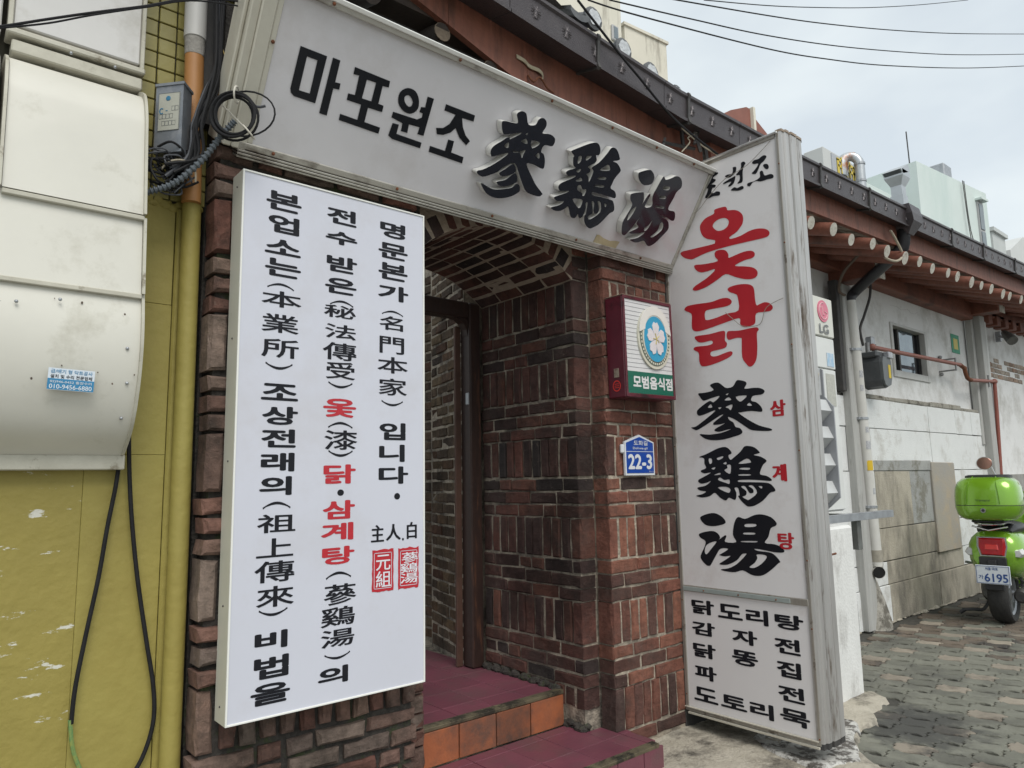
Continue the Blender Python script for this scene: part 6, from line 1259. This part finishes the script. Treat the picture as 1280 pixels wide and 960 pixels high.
# ================================================================== BACKGROUND
bcream = mat('cream_render', (.66, .62, .53), (.60, .57, .48), 1.2, .85, .1, third=(.38, .35, .29), t_at=.62, t_scale=1, t_stretch=(1, 1, .2))
gl_far = mat('far_glass', (.12, .15, .17), (.18, .21, .23), 3, .1)
def block(name, label, base, dirv, length, depth, z1, mt, top=None):
    """box building: base corner, direction of its lane side, runs back to the left of that direction"""
    d = Vector((dirv[0], dirv[1], 0)).normalized(); nrm = Vector((-d.y, d.x, 0)); o = thing(name, label, 'building', (base[0], base[1], 0), 'buildings behind the tiled roof')
    b = MB(); P_ = [Vector((0, 0, 0)), d*length, d*length+nrm*depth, nrm*depth]; b.loft([[(p.x, p.y, z) for p in P_] for z in (0, z1)]); b.obj('wall', mt, o)
    e = .06; P2 = [-d*e-nrm*e, d*(length+e)-nrm*e, d*(length+e)+nrm*(depth+e), -d*e+nrm*(depth+e)]; b = MB(); b.loft([[(p.x, p.y, z) for p in P2] for z in (z1, z1+.10)]); b.obj('parapet', top or mt, o) if 'mint' not in name else None
    return o, d, nrm
T1 = Vector((14.882, 10.000, 15.001)); o1, d1, n1 = block('apartment_tower', 'cream tower block with one small window rising above the tiled roof', (T1.x-3.0, 10, 0), (1, 0), 3.0, 6, T1.z+14, bcream)
pw0, pw1 = Vector((14.419, 9.970, 14.036)), Vector((14.697, 9.970, 13.563))
b = MB(); b.M = Matrix.Translation(-Vector(o1.location)); b.cbox((pw0.x, 9.93, pw1.z), (pw1.x, 10.0, pw0.z), .02); wf = b.obj('window', mat('far_frame', (.4, .4, .4)), o1)
b = MB(); b.M = Matrix.Translation(-Vector(o1.location)); b.box((pw0.x+.06, 9.92, pw1.z+.06), (pw1.x-.06, 9.93, pw0.z-.06)); b.obj('pane', gl_far, wf)
T2 = Vector((19.350, 12.000, 16.364)); T2b = Vector((17.869, 12.000, 15.418)); block('stair_tower', 'plain cream rooftop stair tower right of the taller cream block', (T2.x-1.9, 12, 0), (1, -.10), 2.0, 3, T2.z, bcream)
RB = Vector((21.563, 10.000, 13.911)); brm = mat('red_render', (.25, .10, .075), (.2, .08, .06), 3, .8)
o3 = thing('gabled_house', 'red brown gabled house end just above the gutter', 'building', (RB.x, 10, 0), 'buildings behind the tiled roof')
MB().prism([(-2.2, 0), (2.0, 0), (2.0, RB.z-1.0), (.25, RB.z-.22), (.1, RB.z), (-.2, RB.z), (-1.2, RB.z-.45), (-2.2, RB.z-1.1)], 0, 6).obj('wall', brm, o3)
MB().prism([(.02, RB.z-.9), (.16, RB.z-.9), (.16, RB.z+.04), (.02, RB.z+.04)], -.12, 6.1).obj('gable_trim', bcream, o3)
mint = mat('mint_render', (.62, .69, .665), (.56, .63, .605), .8, .8, .05, third=(.48, .58, .55), t_at=.6, t_scale=.9, t_stretch=(1, 1, .25), t_soft=.12)
mint_d = mat('mint_shadowless', (.30, .37, .35), (.27, .33, .31), 1, .8)
MA, MB_ = Vector((13.644, 2.239, 6.900)), Vector((16.452, 1.970, 6.900)); dv_ = MB_-MA; dv_.z = 0
o4, d4, n4 = block('mint_building', 'pale mint green building with tall narrow window and hanging cables', MA, dv_, dv_.length, 4.0, 6.9, mint)
def on4(s, z, off=-.03): p = d4*s+n4*off; return Vector((p.x, p.y, z))
Ln = dv_.length
b = MB(); b.loft([[tuple(on4(Ln*f, z, off)) for f, z in ((.82, 5.45), (.90, 5.45), (.90, 6.62), (.82, 6.62))] for off in (-.03, .02)]); wn4 = b.obj('window', mat('far_frame', 0), o4)
b = MB(); b.loft([[tuple(on4(Ln*f, z, off)) for f, z in ((.83, 5.50), (.89, 5.50), (.89, 6.0), (.83, 6.0))] for off in (-.045, -.031)]); b.loft([[tuple(on4(Ln*f, z, off)) for f, z in ((.83, 6.05), (.89, 6.05), (.89, 6.57), (.83, 6.57))] for off in (-.045, -.031)]); b.obj('pane', gl_far, wn4)
b = MB(); b.loft([[tuple(on4(Ln*f, z, off)) for f, z in ((.81, 6.64), (.92, 6.64), (.92, 6.68), (.81, 6.68))] for off in (-.12, .0)]); b.obj('window_hood', mint, o4)
for f, g_ in ((.60, .68), (.62, .76)): b = MB(); b.tube(catmull([on4(Ln*f, 6.9, -.05), on4(Ln*(f+.02), 5.9, -.06), on4(Ln*g_, 5.2, -.06), on4(Ln*(g_-.02), 4.0, -.05)], 6), .008, 5); b.obj('hanging_cable', steel_dark, o4, True)
b = MB(); b.tube([on4(Ln*.30, 6.95, .5), on4(Ln*.29, 7.9, .5)], .012, 5); b.obj('antenna', steel_dark, o4)
b = MB(); p = on4(Ln*.52, 6.95, .3); b.cbox((p.x-.2, p.y-.2, p.z), (p.x+.2, p.y+.2, p.z+.28), .02); b.obj('roof_vent', galv, o4)
LA = Vector((12.198, 2.600, 6.359)); LB_ = Vector((13.380, 2.500, 6.326))
o5, d5, n5 = block('mint_annex', 'low mint green roof annex with small windows in front of the mint building', (LA.x-.5, 2.7, 0), (1, -.03), 4.4, 2.2, LA.z-.02, mint)
b = MB(); b.cbox((1.35, .8, LA.z+.0), (3.0, 2.2, LA.z+.45), .02); b.obj('roof_room', mat('roof_room_grey', (.50, .52, .51), (.45, .47, .46), 2, .7), o5)
b = MB()
for k in range(3): b.box((1.45+k*.4, .785, LA.z+.12), (1.75+k*.4, .8, LA.z+.38))
b.obj('window', gl_far, o5)
o6, d6, n6 = block('grey_block', 'small grey block beyond the mint building at right', (20.511, 3.000, 7.276), (1, 0), 1.0, 2, Vector((20.511, 3.000, 7.276)).z, mat('roof_room_grey', 0))
o7 = thing('white_house', 'white gabled house at the right picture edge above the eave', 'building', (30, 6, 0), 'buildings behind the tiled roof'); q0 = Vector((34.063, 6.000, 10.278)); q1 = Vector((36.138, 6.000, 11.261)); o7.location = (q1.x, 6, 0)
MB().prism([(q0.x-q1.x, 0), (4, 0), (4, q0.z), (.0, q1.z), (q0.x-q1.x, q0.z)], 0, 5).obj('wall', mat('far_white', (.55, .56, .55), (.5, .51, .5), 1, .8), o7)
MB().tube([(0, 2, q1.z), (0, 2, q1.z+.5)], .05, 5).obj('finial', mat('far_white', 0), o7)
# roof sign box, ducts
sb0, sb1 = Vector((10.200, 2.200, 5.839)), Vector((11.072, 2.200, 5.744))
rs = thing('roof_sign', 'white sign box with yellow characters on the roof behind the gutter', 'sign', (sb0.x, 2.2, sb1.z-.38))
MB().cbox((-.25, 0, 0), (sb1.x-sb0.x, .3, sb0.z-sb1.z+.6), .01).obj('case', mat('far_white', 0), rs)
MB().box((-.02, -.015, .3), (sb1.x-sb0.x-.08, 0, sb0.z-sb1.z+.56)).obj('face', mat('sign_face_grey', (.40, .42, .45)), rs)
b = MB(); W_ = sb1.x-sb0.x
for k in range(3):
    x = .12+k*W_*.3; z = .40
    for q in ((0, .18, .30, .22), (.02, .08, .28, .12), (.13, .0, .17, .26), (0, -.02, .06, .2), (.24, -.02, .30, .2)): b.box((x+q[0], -.03, z+q[1]), (x+q[2], -.02, z+q[3]))
b.obj('lettering', mat('far_yellow', (.62, .48, .08)), rs)
tin = mat('duct_tin', (.50, .52, .54), (.40, .42, .44), 3, .4, .05, metal=.6, third=(.40, .16, .06), t_at=.64, t_scale=2.0)
e0 = Vector((10.667, 2.000, 5.533)); hh = thing('vent_duct', 'silver inverted U ventilation duct with rust on its bend', 'duct', (e0.x, e0.y, e0.z-.36))
k_ = .26; b = MB(); ud = Vector((-.44, .90, 0)); path = [Vector((0, 0, -.2)), Vector((0, 0, .72))]+[ud*(k_/2-k_/2*math.cos(t*math.pi/8))+Vector((0, 0, .72+k_*.62*math.sin(t*math.pi/8))) for t in range(1, 8)]+[ud*k_+Vector((0, 0, .68)), ud*(k_+.02)+Vector((0, 0, .60))]
b.tube(path, [.07]*(len(path)-5)+[.08, .095, .105, .11, .11], 12); b.obj('bent_duct', tin, hh, True)
for z in (.45, .72): MB().tube([(0, 0, z), (0, 0, z+.03)], .08, 12).obj('duct_band', galv, hh)
e1 = Vector((12.324, 2.100, 6.387)); h3_ = thing('vent_duct', 'square silver ventilation duct with a dark open hood', 'duct', (e1.x, e1.y, e1.z-1.0))
b = MB(); b.loft([[(-s+o_, -s, z), (s+o_, -s, z), (s+o_, s, z), (-s+o_, s, z)] for s, z, o_ in ((.10, -.2, 0), (.10, .45, 0), (.085, .46, 0), (.085, .62, 0), (.15, .76, -.01), (.15, .86, -.02))]); b.obj('duct_shaft', tin, h3_)
b = MB(); b.loft([[(x, -.15, z) for x, z in ((-.22, .84), (.10, 1.0), (.15, .88), (-.14, .78))], [(x, .15, z) for x, z in ((-.22, .84), (.10, 1.0), (.15, .88), (-.14, .78))]]); b.obj('duct_hood', tin, h3_)
b = MB(); b.loft([[(x, -.13, z) for x, z in ((-.225, .835), (-.145, .785), (-.15, .78), (-.235, .83))], [(x, .13, z) for x, z in ((-.225, .835), (-.145, .785), (-.15, .78), (-.235, .83))]]); b.obj('hood_mouth', mat('duct_mouth', (.07, .075, .08)), h3_)
# power lines
for i, (nm, pts, r) in enumerate((('lowest', [(5.016, 2.200, 6.155), (5.848, 2.200, 6.339), (8.572, 2.200, 7.039), (10.353, 2.200, 7.581), (12.659, 2.200, 8.358), (17.061, 2.200, 9.986), (22.546, 2.200, 12.140)], .008), ('second lowest', [(5.817, 2.600, 6.742), (7.426, 2.600, 7.197), (9.345, 2.600, 7.760), (12.065, 2.600, 8.667), (15.973, 2.600, 10.091), (19.272, 2.600, 11.363), (24.672, 2.600, 13.515)], .008), ('third lowest', [(7.486, 3.000, 7.744), (10.137, 3.000, 8.644), (12.271, 3.000, 9.406), (15.471, 3.000, 10.622), (19.690, 3.000, 12.304), (26.960, 3.000, 15.313)], .009), ('highest', [(8.654, 3.200, 8.360), (10.536, 3.200, 9.108), (12.287, 3.200, 9.851), (14.642, 3.200, 10.892), (17.688, 3.200, 12.315), (21.417, 3.200, 14.122)], .007))):
    P_ = catmull([Vector(p) for p in pts], 8); D_ = [(p-Vector((0, -2.4, 1.3))).length for p in P_]
    o = thing('power_line', nm+' of the four sagging power lines in the sky', 'power line', P_[0], 'power lines across the sky'); W(o)().tube(P_, r*1.1, 6).obj('wire', black_rubber, o, True)
